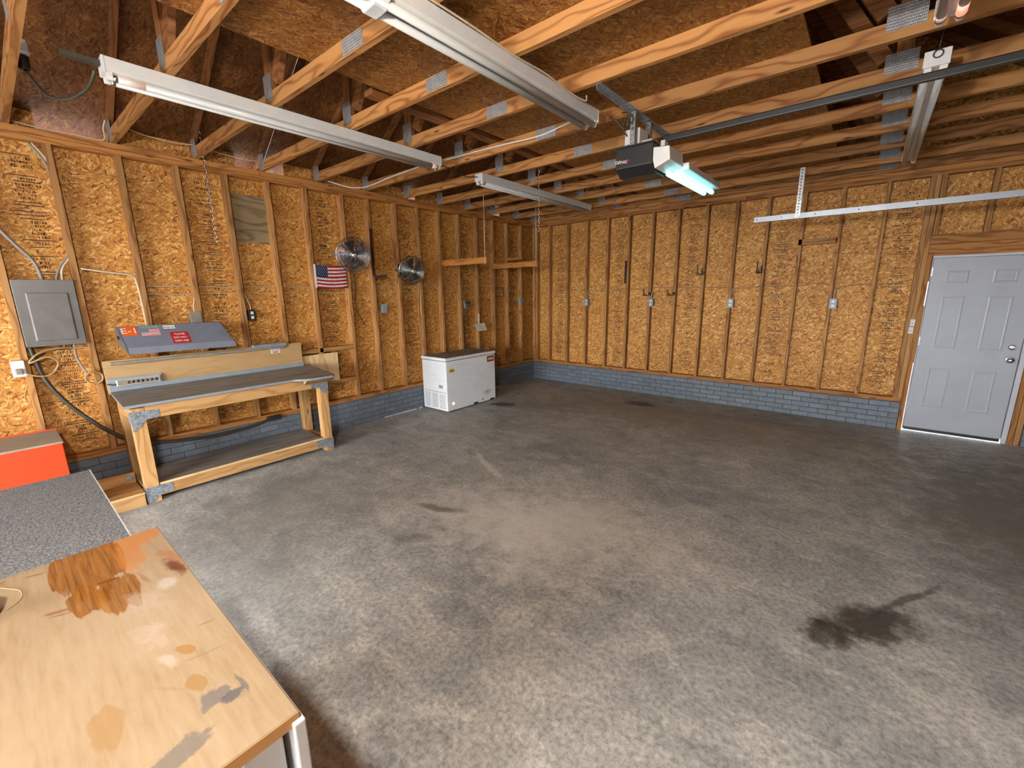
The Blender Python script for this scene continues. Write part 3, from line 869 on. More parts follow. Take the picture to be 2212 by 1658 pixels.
kn.build('door_knob', 'steel', sl, (6.468, .03, .945))
db = MB()
db.tube([(6.468, .03, 1.082), (6.468, .014, 1.082), (6.468, .012, 1.082)], [.029, .027, .02], 20)
db.box(6.446, .000, 1.076, 6.490, .013, 1.088)
db.build('deadbolt', 'steel', sl, (6.468, .03, 1.082))
MB().box(DX1 + .001, .018, .90, DX1 + .012, .032, .985).build('strike_plate', 'dark_metal', d1, (DX1, 0, .9))

# ================================================================== LIGHT FIXTURES
def strip_light(name, label, x, y0, y1, wdt=.11, glow=None, hook=False):
    t = thing(name, label, 'light fixture', (x, (y0 + y1) / 2, ZP), 'eight foot twin tube strip lights under the trusses')
    h = wdt / 2
    zt, zb = ZP - .002, ZP - .072
    mb = MB()
    mb.prism([(x - h, zt), (x + h, zt), (x + h, zb), (x + h * .55, zb - .012), (x - h * .55, zb - .012), (x - h, zb)], 'y', y0 + .012, y1 - .012)
    mb.build('housing', 'white_metal', t, (x, y0, zt), bevel=.003)
    for ye, dy in ((y0, .012), (y1, -.012)):
        mb = MB()
        mb.box(x - h - .002, ye, zb - .012, x + h + .002, ye + dy, zt)
        mb.build('end_cap', 'white_metal', t, (x, ye, zt), bevel=.002)
        for s_ in (-1, 1):
            mb = MB()
            cx = x + s_ * h * .60
            pts = [(cx - .017, zb + .01), (cx + .017, zb + .01), (cx + .017, zb - .030), (cx + .009, zb - .044), (cx - .009, zb - .044), (cx - .017, zb - .030)]
            mb.prism(pts, 'y', ye + dy * 1.02, ye + dy * 3.2)
            mb.build('lamp_holder', 'white_plastic', t, (cx, ye, zb))
    for s_ in (-1, 1):
        cx = x + s_ * h * .60; cz = zb - .028
        mb = MB()
        mb.cyl((cx, y0 + .04, cz), (cx, y1 - .04, cz), .019, 16)
        tb = mb.build('tube', 'white_tube', t, (cx, y0, cz))
        for ye, dy in ((y0 + .04, .03), (y1 - .04, -.03)):
            mb = MB(); mb.cyl((cx, ye, cz), (cx, ye + dy * .6, cz), .0196, 16)
            mb.build('tube_cap', 'steel', tb, (cx, ye, cz))
        if glow:
            for (ss, end, mt, ln) in glow:
                if ss == s_:
                    ye, dy = (y0 + .06, ln) if end == 0 else (y1 - .06, -ln)
                    mb = MB(); mb.cyl((cx, ye, cz), (cx, ye + dy, cz), .0197, 16)
                    mb.build('glowing_end', mt, tb, (cx, ye, cz))
    return t
F1 = strip_light('strip_light', 'white twin tube strip light above the workbench, beside the breaker panel', 1.755, -6.375, -3.93, glow=[(1, 0, 'tube_end_dim', .12), (1, 1, 'tube_end_dim', .05)])
F3 = strip_light('strip_light', 'white twin tube strip light above the freezer, in line with the one over the bench', 1.655, -3.25, -.80)
F2 = strip_light('strip_light', 'white twin tube strip light in mid room, ending by the door opener', 3.435, -6.33, -3.89, .125)
F4 = strip_light('strip_light', 'white twin tube strip light at the right, crossed by the black opener rail', 5.335, -3.36, -.93, glow=[(1, 0, 'tube_end', .05), (1, 1, 'tube_end_dim', .03)])
F5 = strip_light('strip_light', 'white twin tube strip light at the top right edge with a red glowing tube end', 5.335, -6.38, -3.94, glow=[(1, 1, 'tube_end', .09), (-1, 1, 'tube_end_dim', .03)])
# coupling wrapped round the middle strip light, mount strap of the first
mb = MB()
mb.prism([(3.365, ZP - .001), (3.505, ZP - .001), (3.508, ZP - .09), (3.47, ZP - .125), (3.39, ZP - .13), (3.362, ZP - .09)], 'y', -5.775, -5.70)
mb.build('coupling_band', 'mastic', F2, (3.435, -5.74, ZP), bevel=.008)
MB().box(1.735, -6.53, ZP - .045, 1.775, -6.375, ZP - .02).build('mount_strap', 'cable_dark', F1, (1.75, -6.4, ZP))
# hook and ring on the near end of the right strip light
mb = MB()
mb.tube([(5.335 + .02 * math.cos(a), -3.37 - .006, ZP - .028 + .02 * math.sin(a)) for a in [k * PI / 8 for k in range(16)]], .003, 6, True)
mb.tube(spline([(5.335, -3.376, ZP - .01), (5.34, -3.40, ZP + .05), (5.345, -3.45, ZP + .10)]), .003, 6)
mb.build('wire_hook', 'dark_metal', F4, (5.335, -3.37, ZP))

# room lamp: porcelain holder with a bare bulb hung from a truss behind the camera
lp = thing('caged_lamp', 'caged work lamp on a short cord hung from a truss', 'lamp', (4.55, -7.36, 2.45))
MB().tube([(4.55, -7.36, ZP), (4.55, -7.36, 2.62)], .005, 6).build('cord', 'cable_dark', lp, (4.55, -7.36, 2.6))
MB().tube([(4.55, -7.36, 2.62), (4.55, -7.36, 2.61), (4.55, -7.36, 2.56), (4.55, -7.36, 2.555)], [.01, .022, .026, .02], 14).build('socket', 'white_plastic', lp, (4.55, -7.36, 2.56))
ld = bpy.data.lights.new('bulb_light', 'POINT'); ld.energy = LAMP_W; ld.shadow_soft_size = .07; ld.color = (1.0, .94, .86)
lo = bpy.data.objects.new('bulb_light', ld); C.objects.link(lo); lo.location = (4.55, -7.36, 2.45)
for k in range(6):
    a = k * PI / 3
    MB().tube([(4.55 + .02 * math.cos(a), -7.36 + .02 * math.sin(a), 2.56)] + [(4.55 + .085 * math.cos(a), -7.36 + .085 * math.sin(a), z) for z in (2.50, 2.40)] + [(4.55, -7.36, 2.33)], .0012, 5).build('cage_wire', 'steel', lp, (4.55, -7.36, 2.45))

# ================================================================== GARAGE DOOR OPENER AND TRACKS
op = thing('garage_door_opener', 'black garage door opener with a lit twin tube lamp, hung from the trusses', 'door opener', (3.72, -3.58, 2.64))
P3 = lambda pts, a, b, mb: mb.prism(pts, 'x', a, b)
mb = MB()
mb.prism([(-3.745, 2.795), (-3.42, 2.795), (-3.42, 2.66), (-3.50, 2.60), (-3.66, 2.60), (-3.745, 2.655)], 'x', 3.575, 3.862)
mb.build('motor_case', 'black', op, (3.72, -3.58, 2.7), bevel=.004)
mb = MB()
mb.prism([(-3.752, 2.795), (-3.412, 2.795), (-3.412, 2.805), (-3.752, 2.805)], 'x', 3.568, 3.868)
mb.build('case_rim', 'black', op, (3.72, -3.58, 2.8))
text('maker_lettering', 'GENIE', .030, 'white_print', op, frame((3.615, -3.747, 2.70), (1, 0, -.06), (0, 0, 1)), stretch=1.25, shear=.2)
text('maker_lettering', 'PRO', .022, 'red', op, frame((3.668, -3.747, 2.698), (1, 0, -.06), (0, 0, 1)), stretch=1.0)
# lamp hood: deep block at the near end, shallow arm running back
mb = MB()
A = [(3.868, 2.755), (3.985, 2.745), (3.995, 2.655), (3.885, 2.612), (3.868, 2.67)]
mb.prism(A, 'y', -3.75, -3.47)
mb.build('lamp_hood', 'white_plastic', op, (3.93, -3.6, 2.68), bevel=.004)
mb = MB()
mb.prism([(3.89, 2.682), (4.035, 2.682), (4.04, 2.635), (3.885, 2.625)], 'y', -3.47, -2.60)
mb.build('lamp_arm', 'white_plastic', op, (3.96, -3.0, 2.65), bevel=.003)
for x in (3.925, 3.992):
    MB().tube([(x, -3.60, 2.600), (x, -3.58, 2.600), (x, -2.70, 2.600), (x, -2.672, 2.600), (x, -2.662, 2.600)], [.012, .02, .02, .017, .008], 14).build('lamp_tube', 'opener_tube', op, (x, -3.1, 2.6))
MB().box(3.60, -3.66, 2.80, 3.72, -3.50, 2.945).build('relay_box', 'white_metal', op, (3.66, -3.58, 2.8), bevel=.004)
MB().prism([(-3.66, 2.80), (-3.50, 2.80), (-3.50, 2.87), (-3.62, 2.86)], 'x', 3.72, 3.80).build('relay_cover', 'white_metal', op, (3.76, -3.58, 2.8), bevel=.003)
def perforated(mb, a, b, wdt, n_side, hole=.012, step=.03):
    """flat strap from a to b with a row of holes: two edge strips and rungs"""
    a = Vector(a); b = Vector(b); d = b - a; L = d.length; d.normalize()
    nn = Vector(n_side).normalized(); sd = d.cross(nn).normalized()
    e = (wdt - hole) / 2
    for s_ in (-1, 1):
        mb.bar(a + sd * s_ * (wdt / 2 - e / 2), b + sd * s_ * (wdt / 2 - e / 2), e, .003, nn)
    k = 0.0
    while k < L:
        q = min(k + step - hole, L)
        mb.bar(a + d * k, a + d * q, hole + .001, .003, nn)
        k += step
for y, zb in ((-3.725, 2.805), (-3.44, 2.805)):
    mb = MB()
    perforated(mb, (3.69, y, ZP - .01), (3.69, y, zb), .034, (0, -1, 0))
    mb.box(3.707, y - .0015, zb, 3.710, y + .034, ZP - .01)
    mb.build('hanger_strap', 'zinc', op, (3.69, y, zb))
mb = MB(); perforated(mb, (3.66, -3.745, 2.812), (3.66, -3.42, 2.812), .03, (0, 0, 1)); mb.build('case_strap', 'zinc', op, (3.66, -3.6, 2.81))
mb = MB(); perforated(mb, (3.70, -4.27, ZP - .003), (3.70, -2.93, ZP - .003), .034, (0, 0, 1)); mb.box(3.683, -4.27, ZP - .036, 3.686, -2.93, ZP - .003)
mb.build('ceiling_angle', 'spangle', op, (3.70, -3.6, ZP))
mb = MB(); mb.box(3.868, -3.60, 2.822, 7.06, -3.57, 2.866)
mb.build('opener_rail', 'black', op, (3.87, -3.585, 2.84), bevel=.008)
mb = MB()
mb.box(3.868, -3.62, 2.79, 3.90, -3.55, 2.83); mb.build('rail_bracket', 'white_plastic', op, (3.88, -3.58, 2.8), bevel=.003)
mb = MB()
mb.tube(spline([(3.62, -3.665, 2.90), (3.60, -3.70, 2.96), (3.655, -3.73, 3.02), (3.70, -3.74, 2.98), (3.64, -3.72, 2.95), (3.67, -3.735, 3.03), (3.60, -3.72, 3.05)]), .005, 6)
mb.tube(spline([(3.62, -3.665, 2.90), (3.56, -3.70, 3.0), (3.50, -3.72, 3.045)]), .006, 6)
mb.build('wiring', 'cable_dark', op, (3.6, -3.7, 2.9))

tr = thing('door_track', 'galvanised overhead door track hung beside the back wall on a slotted hanger', 'track', (4.02, -.97, 2.55))
mb = MB()
for k in range(1):
    prof = [(-.99, 2.575), (-.945, 2.575), (-.945, 2.568), (-.982, 2.568), (-.982, 2.525), (-.945, 2.525), (-.945, 2.518), (-.99, 2.518)]
    mb.prism(prof, 'x', 4.02, 7.0)
mb.build('track_rail', 'zinc_plain', tr, (4.02, -.97, 2.55))
mb = MB(); perforated(mb, (4.455, -.995, ZP), (4.455, -.995, 2.53), .045, (0, -1, 0), .014, .032); mb.box(4.478, -.995, 2.53, 4.481, -.955, ZP)
mb.build('slotted_hanger', 'zinc', tr, (4.455, -.99, 2.6))
for x in (4.05, 4.30, 4.47, 4.62, 5.0, 5.45):
    MB().cyl((x, -.9925, 2.547), (x, -.989, 2.547), .006, 8).build('track_bolt', 'dark_metal', tr, (x, -.99, 2.547))

# ================================================================== LEFT WALL FITTINGS
pn = thing('breaker_panel', 'grey steel breaker panel on the left wall between two studs', 'electrical panel', (.0, -6.68, 1.63))
MB().box(-.085, -6.835, 1.395, .012, -6.52, 1.875).build('panel_box', 'grey_metal', pn, (0, -6.68, 1.63))
cv = MB(); cv.box(.012, -6.855, 1.365, .022, -6.50, 1.90); cv = cv.build('panel_cover', 'grey_metal', pn, (.02, -6.68, 1.63), bevel=.004)
MB().prism([(.022, -6.795), (.022, -6.545), (.032, -6.555), (.032, -6.785)], 'z', 1.41, 1.795).build('panel_door', 'grey_metal', cv, (.03, -6.67, 1.6), bevel=.004)
def cable(name, label, pts, r, mat, cat='cable', group=None, smooth=True):
    o = MB().tube(spline(pts) if smooth else pts, r, 8).build(name, mat, None, pts[0])
    return tag(o, label, cat, group)
cable('power_cable', 'thick dark cable entering the top of the breaker panel', [(-.02, -6.92, 2.42), (0.005, -6.836, 2.266), (.0, -6.78, 2.17), (-.02, -6.70, 2.04), (-.03, -6.672, 1.88)], .013, 'cable_grey')
for k, dx in enumerate((0, .02)):
    cable('power_cable', ['grey twin cable running up beside the stud to the roof', 'cream twin cable running up beside the stud to the roof'][k],
          [(-.06, -6.575 + dx, ZT), (-.06, -6.50 + dx, 2.80), (-.06, -6.478 + dx * .6, 2.5), (-.055, -6.472 + dx * .6, 2.33), (-.05, -6.487 + dx * .6, 2.12), (-.04, -6.565 + dx, 1.99), (-.04, -6.60 + dx * 2, 1.88)], .008, ['cable_grey', 'cable_white'][k])
cable('power_cable', 'thick dark cable sagging from the panel to behind the workbench', [(-.02, -6.838, 1.38), (-.01, -6.80, 1.11), (.0, -6.715, .895), (.02, -6.578, .68), (.03, -6.45, .53), (.04, -6.30, .42), (.05, -6.099, .36), (.05, -5.754, .315), (.04, -5.355, .318), (.03, -5.18, .345)], .016, 'cable_dark')
tag(MB().box(.005, -5.17, .335, .06, -5.02, .385).build('cable_plug', 'black', None, (.03, -5.1, .35), bevel=.008), 'black cable connector above the plinth behind the workbench', 'plug')
cable('power_cable', 'cream cable running from the panel stud down to the workbench light', [(-.01, -6.435, 1.995), (0.003, -6.30, 1.972), (.004, -6.12, 1.945), (-.02, -6.085, 1.88), (-.03, -6.075, 1.72), (-.03, -6.07, 1.45)], .008, 'cable_white')
cable('power_cable', 'brown flex looping from the white outlet across the dark stamped sheet', [(.01, -6.93, 1.20), (.03, -6.86, 1.14), (.03, -6.76, 1.13), (.03, -6.70, 1.22), (.03, -6.75, 1.28), (.02, -6.86, 1.24), (.015, -6.80, 1.31), (.0, -6.70, 1.34), (-.03, -6.58, 1.33), (-.03, -6.49, 1.31), (-.02, -6.47, 1.12), (-.01, -6.465, 1.0)], .007, 'cable_tan')
cable('power_cable', 'grey flex drooping from the panel to the coiled lead by the bench', [(-.03, -6.575, 1.38), (-.045, -6.58, 1.25), (-.02, -6.55, 1.13), (.0, -6.53, 1.08)], .009, 'cable_grey')
mb = MB(); mb.tube([(.02 + .003 * k / 6, -6.505 + .055 * math.cos(k * PI / 9), 1.065 + .055 * math.sin(k * PI / 9)) for k in range(44)], .007, 6)
tag(mb.build('coiled_lead', 'cable_tan', None, (.02, -6.46, 1.0)), 'small coil of brown flex hung beside the bench power strip', 'cable')
cable('power_cable', 'thin brown wire hanging low between the panel studs', [(-.03, -6.90, 1.06), (-.05, -6.93, .95), (-.05, -6.89, .90), (-.06, -6.7, .90), (-.06, -6.5, .92), (-.06, -6.46, .97)], .004, 'cable_tan')
wo = thing('wall_outlet', 'white plastic outlet box with a plugged lead at the left edge', 'outlet', (0, -6.925, 1.2))
MB().box(-.03, -6.962, 1.137, .03, -6.885, 1.268).build('outlet_box', 'white_plastic', wo, (0, -6.925, 1.2), bevel=.005)
MB().box(.03, -6.945, 1.16, .055, -6.905, 1.205).build('plug', 'cable_grey', wo, (.04, -6.925, 1.18), bevel=.006)

# twin cables stapled along the wall from stud to stud
for k, z in enumerate((1.842, 1.776)):
    pts = []
    y = -6.03
    rr = random.Random(5 + k)
    while y < (-.75 if k == 0 else -.30):
        pts.append((-.062 + rr.uniform(-.012, .012), y, z + rr.uniform(-.006, .006) + (.012 * (y + 6) / 5 if k == 0 else -.004)))
        y += .135
    cable('power_cable', ['upper of the twin cream cables running the length of the left wall', 'lower of the twin cream cables running the length of the left wall'][k], pts, .0065, 'cable_beige')
for k, (z, yy) in enumerate(((1.83, .0), )):
    pts = [(.10, .06, 1.79)]
    for (x, zz) in ((.47, 1.764), (.9, 1.757), (1.511, 1.751), (1.866, 1.762), (2.2, 1.773), (2.359, 1.79), (2.75, 1.782), (3.155, 1.779), (3.40, 1.772), (3.563, 1.770), (3.70, 1.752), (3.965, 1.772), (4.373, 1.777), (4.661, 1.802), (4.791, 1.760), (4.87, 1.735), (4.958, 1.765), (5.185, 1.782), (5.42, 1.79), (5.56, 1.83)):
        pts.append((x, .055, zz))
    cable('power_cable', 'tan cable running through the studs along the back wall', pts, .006, 'cable_tan')

def outlet(name, label, axis, c, z0, z1, w_, mat, group, drop=None, face=True):
    """metal box with cover plate and two sockets; axis 'x' for the left wall"""
    t = thing(name, label, 'outlet', (0, c, z0) if axis == 'x' else (c, 0, z0), group)
    def bx(mb, d0, d1, u0, u1, v0, v1):
        if axis == 'x': mb.box(d0, u0, v0, d1, u1, v1)
        else: mb.box(u0, -d0, v0, u1, -d1, v1)
        return mb
    org = (0, c, z0) if axis == 'x' else (c, 0, z0)
    bx(MB(), -.05, .004, c - w_ / 2, c + w_ / 2, z0, z1).build('outlet_box', mat, t, org, bevel=.003)
    pl = bx(MB(), .004, .008, c - w_ / 2 - .003, c + w_ / 2 + .003, z0 - .003, z1 + .003).build('cover_plate', mat, t, org, bevel=.002)
    if face:
        h = z1 - z0
        for q in (.28, .72):
            zc = z0 + h * q
            bx(MB(), .008, .0105, c - w_ * .24, c + w_ * .24, zc - h * .14, zc + h * .14).build('socket', 'white_plastic' if mat != 'zinc' else 'dark_metal', pl, org, bevel=.002)
    if drop:
        pts = [(-.02, c, z1), (-.02, c, z1 + .05), (-.04, c + drop, z1 + .16)] if axis == 'x' else [(c, .02, z1), (c, .02, z1 + .05), (c + drop, .04, z1 + .15)]
        MB().tube(spline(pts), .006, 6).build('feed_cable', 'cable_white', t, org)
    return t
GO = 'metal outlet boxes on the garage walls'
outlet('outlet_box', 'rusty square metal outlet box above the workbench light', 'x', -5.68, 1.49, 1.60, .085, 'cable_grey', GO, .03, False)
outlet('outlet_box', 'dark outlet box with white sockets above the right end of the bench light', 'x', -5.165, 1.485, 1.595, .062, 'dark_metal', GO, -.03)
outlet('outlet_box', 'grey outlet box between the two wall fans, below cable height', 'x', -3.475, 1.49, 1.605, .07, 'blue_trim', GO, None, False)
outlet('outlet_box', 'grey outlet box with a black plug above the freezer', 'x', -1.895, 1.49, 1.615, .07, 'blue_trim', GO, None, False)
outlet('outlet_box', 'grey outlet box on the left wall next to the room corner', 'x', -.39, 1.515, 1.63, .075, 'blue_trim', GO, .0, False)
for x, lab in ((1.20, 'grey outlet box on the back wall nearest the corner'), (2.41, 'grey outlet box on the back wall between the two low hooks'), (3.617, 'grey outlet box on the back wall between the two high hooks'), (4.84, 'grey outlet box on the back wall nearest the white door')):
    outlet('outlet_box', lab, 'y', x, 1.48, 1.605, .075, 'blue_trim', GO, .012)
tag(MB().box(.01, -1.925, 1.56, .05, -1.875, 1.615).build('plug', 'black', None, (.02, -1.9, 1.58), bevel=.008), 'black plug in the outlet box above the freezer', 'plug')
cable('freezer_lead', 'dark freezer lead dropping from the outlet to behind the freezer', [(.03, -1.90, 1.56), (.0, -1.915, 1.45), (-.03, -1.93, 1.2), (-.02, -1.935, .9), (.02, -1.95, .5)], .007, 'cable_dark')

# plywood patch between two studs
tag(MB().box(-.089, -5.188, 2.305, -.075, -4.848, 2.80).build('plywood_patch', 'ply_grey', None, (-.08, -5.0, 2.3), 'y'), 'weathered grey plywood patch between studs near the top of the left wall', 'board')
# pale plywood offcut behind the bench end
tag(MB().box(-.001, -4.70, .665, .014, -4.235, 1.025).build('plywood_offcut', 'ply', None, (0, -4.5, .66), 'z'), 'pale plywood offcut fixed to the wall behind the right end of the bench', 'board')

# ---- flag
fg = thing('wall_flag', 'small stars and stripes flag pinned to the left wall below the first fan', 'flag', (.01, -4.42, 1.83))
y0, y1, z0, z1 = -4.405, -4.008, 1.835, 2.105
def fl_pt(u, v, off=0):
    x = .012 + .010 * math.sin(u * 9 + v * 2) * u + off
    sag = -.014 * math.sin(u * PI) + (.0 if v > .5 else -.004)
    return (x, y0 + (y1 - y0) * u, z0 + (z1 - z0) * v + sag)
NU = 26
mb = MB()
for r in range(13):
    for k in range(2):
        va, vb = (r + k * .5) / 13, (r + (k + 1) * .5) / 13
        for c in range(NU):
            ua, ub = c / NU, (c + 1) / NU
            can = ub <= .4 + 1e-6 and va >= 6 / 13 - 1e-6
            mi = 2 if can else (0 if r % 2 == 0 else 1)
            mb.add([fl_pt(ua, va), fl_pt(ub, va), fl_pt(ub, vb), fl_pt(ua, vb)], [(0, 1, 2, 3)], mi, True)
cl = mb.build('flag_cloth', ['flag_red', 'flag_white', 'flag_blue'], fg, (.01, -4.42, 1.83), fixn=False)
sd_ = cl.modifiers.new('thickness', 'SOLIDIFY'); sd_.thickness = .0015
mb = MB()
for r in range(9):
    for c in range(6 if r % 2 == 0 else 5):
        u = .4 * ((c + (.5 if r % 2 == 0 else 1.0)) / 6); v = 6 / 13 + 7 / 13 * (r + .5) / 9
        p = Vector(fl_pt(u, v, .0022)); R_ = .0064
        vs = []
        for k in range(10):
            a = PI / 2 + k * PI / 5; q = R_ if k % 2 == 0 else R_ * .4
            vs.append((p.x, p.y + q * math.cos(a), p.z + q * math.sin(a)))
        mb.add(vs + [tuple(p)], [(10, k, (k + 1) % 10) for k in range(10)])
mb.build('flag_stars', 'flag_white', fg, (.01, -4.42, 1.83), fixn=False)
MB().box(.004, y0 - .018, z0 - .002, .016, y0, z1 + .002).build('header_tape', 'flag_white', fg, (.01, y0, z0))

# ---- wall fans with round wire guards
def wall_fan(label, c, R_, yaw, pitch, arm_y):
    t = thing('wall_fan', label, 'fan', c, 'round wire guard fans on the left wall')
    rot = Matrix.Rotation(yaw, 3, 'Z') @ Matrix.Rotation(pitch, 3, 'Y')
    def W(a, b, d): return Vector(c) + rot @ Vector((d, a, b))
    def ring(r, d, wr):
        return [W(r * math.cos(k * PI / 18), r * math.sin(k * PI / 18), d) for k in range(36)]
    g = MB()
    n = 17
    for i in range(1, n + 1):
        q = i / n
        g.tube(ring(R_ * q, .075 * math.sqrt(max(0, 1 - q * q * .96)), .002), .0022, 4, True)
    for k in range(4):
        a = k * PI / 4
        g.tube([W(R_ * q * math.cos(a), R_ * q * math.sin(a), .075 * math.sqrt(max(0, 1 - q * q * .96)) - .003) for q in [-1 + j / 8 for j in range(17)]], .002, 4)
    g.build('front_guard', 'steel', t, c)
    g = MB()
    for i in range(3, 13):
        q = i / 12
        g.tube(ring(R_ * q, -.085 * math.sqrt(max(0, 1 - q * q * .96)), .002), .0014, 4, True)
    for k in range(6):
        a = k * PI / 6
        g.tube([W(R_ * q * math.cos(a), R_ * q * math.sin(a), -.085 * math.sqrt(max(0, 1 - q * q * .96))) for q in [-1 + j / 8 for j in range(17)]], .002, 4)
    g.build('rear_guard', 'dark_metal', t, c)
    MB().tube(ring(R_, 0, 0), .005, 6, True).build('guard_rim', 'steel', t, c)
    MB().tube([W(0, 0, -.15), W(0, 0, -.145), W(0, 0, -.06), W(0, 0, -.05)], [.045, .06, .06, .04], 16).build('motor', 'dark_metal', t, c)
    for k in range(4):
        a0 = k * PI / 2 + .4
        m = MB(); vs = []
        for i in range(6):
            q = .2 + .68 * i / 5
            wd = .30 + .32 * math.sin(PI * (i + 1) / 8)
            for s_ in (-1, 1):
                a = a0 + s_ * wd
                vs.append(W(R_ * q * math.cos(a), R_ * q * math.sin(a), -.01 + s_ * .018))
        m.add(vs, [(2 * i, 2 * i + 1, 2 * i + 3, 2 * i + 2) for i in range(5)], 0, True)
        b = m.build('blade', 'dark_metal', t, c, fixn=False)
        s2 = b.modifiers.new('thickness', 'SOLIDIFY'); s2.thickness = .002
    MB().tube([W(0, 0, -.06), W(0, 0, .0), W(0, 0, .02), W(0, 0, .025)], [.03, .035, .03, .015], 14).build('hub', 'cable_grey', t, c)
    bd = MB().tube([W(0, 0, .074), W(0, 0, .079)], [.035, .033], 18).build('guard_badge', 'steel', t, c)
    MB().tube([W(0, 0, .0792), W(0, 0, .080)], [.02, .019], 14).build('badge_face', 'blue_trim', bd, c)
    m = MB()
    wm = W(0, 0, -.12)
    m.bar((.012, arm_y, c[2] + .0), wm, .03, .035)
    m.box(.0, arm_y - .02, c[2] - .09, .010, arm_y + .02, c[2] + .09)
    m.build('wall_bracket', 'dark_metal', t, c)
    m = MB(); m.bar(W(-R_ - .0, 0, -.01), W(-R_ - .045, 0, -.01), .03, .04); m.build('guard_clip', 'steel', t, c)
    return t
wall_fan('round chrome guard wall fan just above the flag', (.19, -3.995, 2.226), .205, -.30, .12, -3.975)
wall_fan('round chrome guard wall fan between flag and corner shelf arms', (.19, -3.115, 2.062), .192, -.20, .22, -3.189)
for k, (yy, lab) in enumerate(((-3.93, 'dark fan flex hanging below the fan over the flag'), (-2.84, 'dark fan flex hanging from the second wall fan to the floor edge'))):
    if k == 0:
        cable('fan_flex', lab, [(.05, -3.95, 2.05), (.01, -3.90, 1.85), (-.04, -3.89, 1.70), (-.04, -3.88, 1.55), (-.03, -3.82, 1.42), (-.03, -3.76, 1.32)], .005, 'cable_dark')
    else:
        cable('fan_flex', lab, [(.05, -3.0, 1.95), (-.02, -2.87, 1.80), (-.05, -2.85, 1.5), (-.05, -2.84, 1.2), (-.03, -2.80, 1.0), (-.03, -2.78, .8), (-.02, -2.70, .62)], .006, 'cable_tan')

# ---- dark shelf bracket
bk = thing('shelf_bracket', 'rusty L-shaped shelf bracket on the stud between the fans', 'bracket', (0, -3.605, 2.0))
MB().box(0.0, -3.622, 1.985, .006, -3.586, 2.595).build('upright', 'rust', bk, (0, -3.605, 2.0))
MB().box(0.0, -3.622, 1.985, .30, -3.586, 1.991).build('arm', 'rust', bk, (0, -3.605, 2.0))
MB().box(0.006, -3.606, 1.955, .29, -3.602, 1.988).build('arm_rib', 'rust', bk, (0, -3.605, 2.0))

# ---- shelf arms by the corner, held by rods
for (yy, lab, rodlab) in ((-2.385, 'orange pine beam sticking out from the left wall above the freezer', 'thin white rod holding up the beam above the freezer'),
                          (-1.175, 'orange pine beam sticking out from the left wall next to the corner', 'thin white rod holding up the beam next to the corner')):
    tag(MB().box(.001, yy - .02, 2.150, .965, yy + .02, 2.238).build('timber_bracket', 'arm_wood', None, (0, yy, 2.15), 'x', bevel=.002), lab, 'board')
    tag(MB().cyl((.94, yy - .024, 2.14), (.94, yy - .024, ZP), .004, 6).build('support_rod', 'white_plastic', None, (.94, yy, 2.14)), rodlab, 'rod')
tag(MB().box(.001, -.80, 2.30, .34, -.76, 2.35).build('timber_bracket', 'arm_wood', None, (0, -.78, 2.3), 'x', bevel=.002), 'short dark pine beam on the left wall nearest the corner', 'board')

# ---- small hung things on the left wall
tg = thing('paper_tag', 'cream paper note hanging from a white hook above the freezer', 'note', (.012, -1.58, 1.1))
MB().box(.002, -1.612, 1.21, .008, -1.582, 1.385).build('hook_strip', 'white_plastic', tg, (.005, -1.6, 1.3))
m = MB(); m.add([(.012, -1.71, 1.212), (.012, -1.47, 1.222), (.014, -1.415, 1.092), (.014, -1.655, 1.085)], [(0, 1, 2, 3)])
pp = m.build('note_sheet', 'paper', tg, (.012, -1.58, 1.15)); s3 = pp.modifiers.new('thickness', 'SOLIDIFY'); s3.thickness = .002
for k in range(3):
    MB().box(.0152, -1.66 + .02 * k, 1.185 - .03 * k, .0162, -1.52 + .015 * k, 1.189 - .03 * k).build('note_line', 'cable_grey', tg, (.015, -1.58, 1.15))
hk = MB(); hk.tube([(.002, -1.135, 1.822), (.03, -1.135, 1.822), (.06, -1.05, 1.822), (.06, -1.0, 1.80), (.06, -.985, 1.67), (.03, -1.10, 1.67), (.002, -1.135, 1.67)], .006, 6)
tag(hk.build('wire_bracket', 'dark_metal', None, (0, -1.1, 1.67)), 'small square black wire bracket on a stud near the corner', 'bracket')
tag(MB().tube([(-.088, -.64, 1.343), (-.08, -.64, 1.343), (-.078, -.64, 1.343)], [.022, .022, .014], 12).build('cable_grommet', 'black', None, (-.08, -.64, 1.34)), 'round black grommet in the sheathing near the corner', 'grommet')

# ---- back wall hooks and bar
tag(MB().box(1.930, -.010, 1.862, 1.968, 0.0, 2.238).build('iron_bar', 'rust', None, (1.95, 0, 1.86)), 'black iron strip screwed to a back wall stud', 'bar')
def uhook(label, x, z0, z1, wdt):
    m = MB()
    zc = z0 + wdt * .5
    for s_, hh in ((-1, z1), (1, z0 + (z1 - z0) * .62)):
        m.tube([(x + s_ * wdt / 2, -.03, z0), (x + s_ * wdt / 2, -.03, hh)], .006, 6)
    m.tube([(x - wdt / 2, -.03, z0), (x + wdt / 2, -.03, z0)], .006, 6)
    m.tube([(x, .0, z0 + .02), (x, -.03, z0), (x, -.08, z0), (x, -.10, z0 + .04)], .006, 6)
    m.box(x + wdt / 2 - .0, -.004, z0, x + wdt / 2 + .03, 0, z0 + .05)
    tag(m.build('utility_hook', 'dark_metal', None, (x, 0, z0)), label, 'hook', 'steel utility hooks on the back wall')
uhook('low brown U-shaped hook left of the second back wall outlet', 2.335, 1.66, 1.755, .085)
uhook('low brown U-shaped hook right of the second back wall outlet', 2.73, 1.66, 1.75, .09)
uhook('high brown U-shaped hook on the stud left of the third outlet', 3.155, 1.96, 2.12, .07)
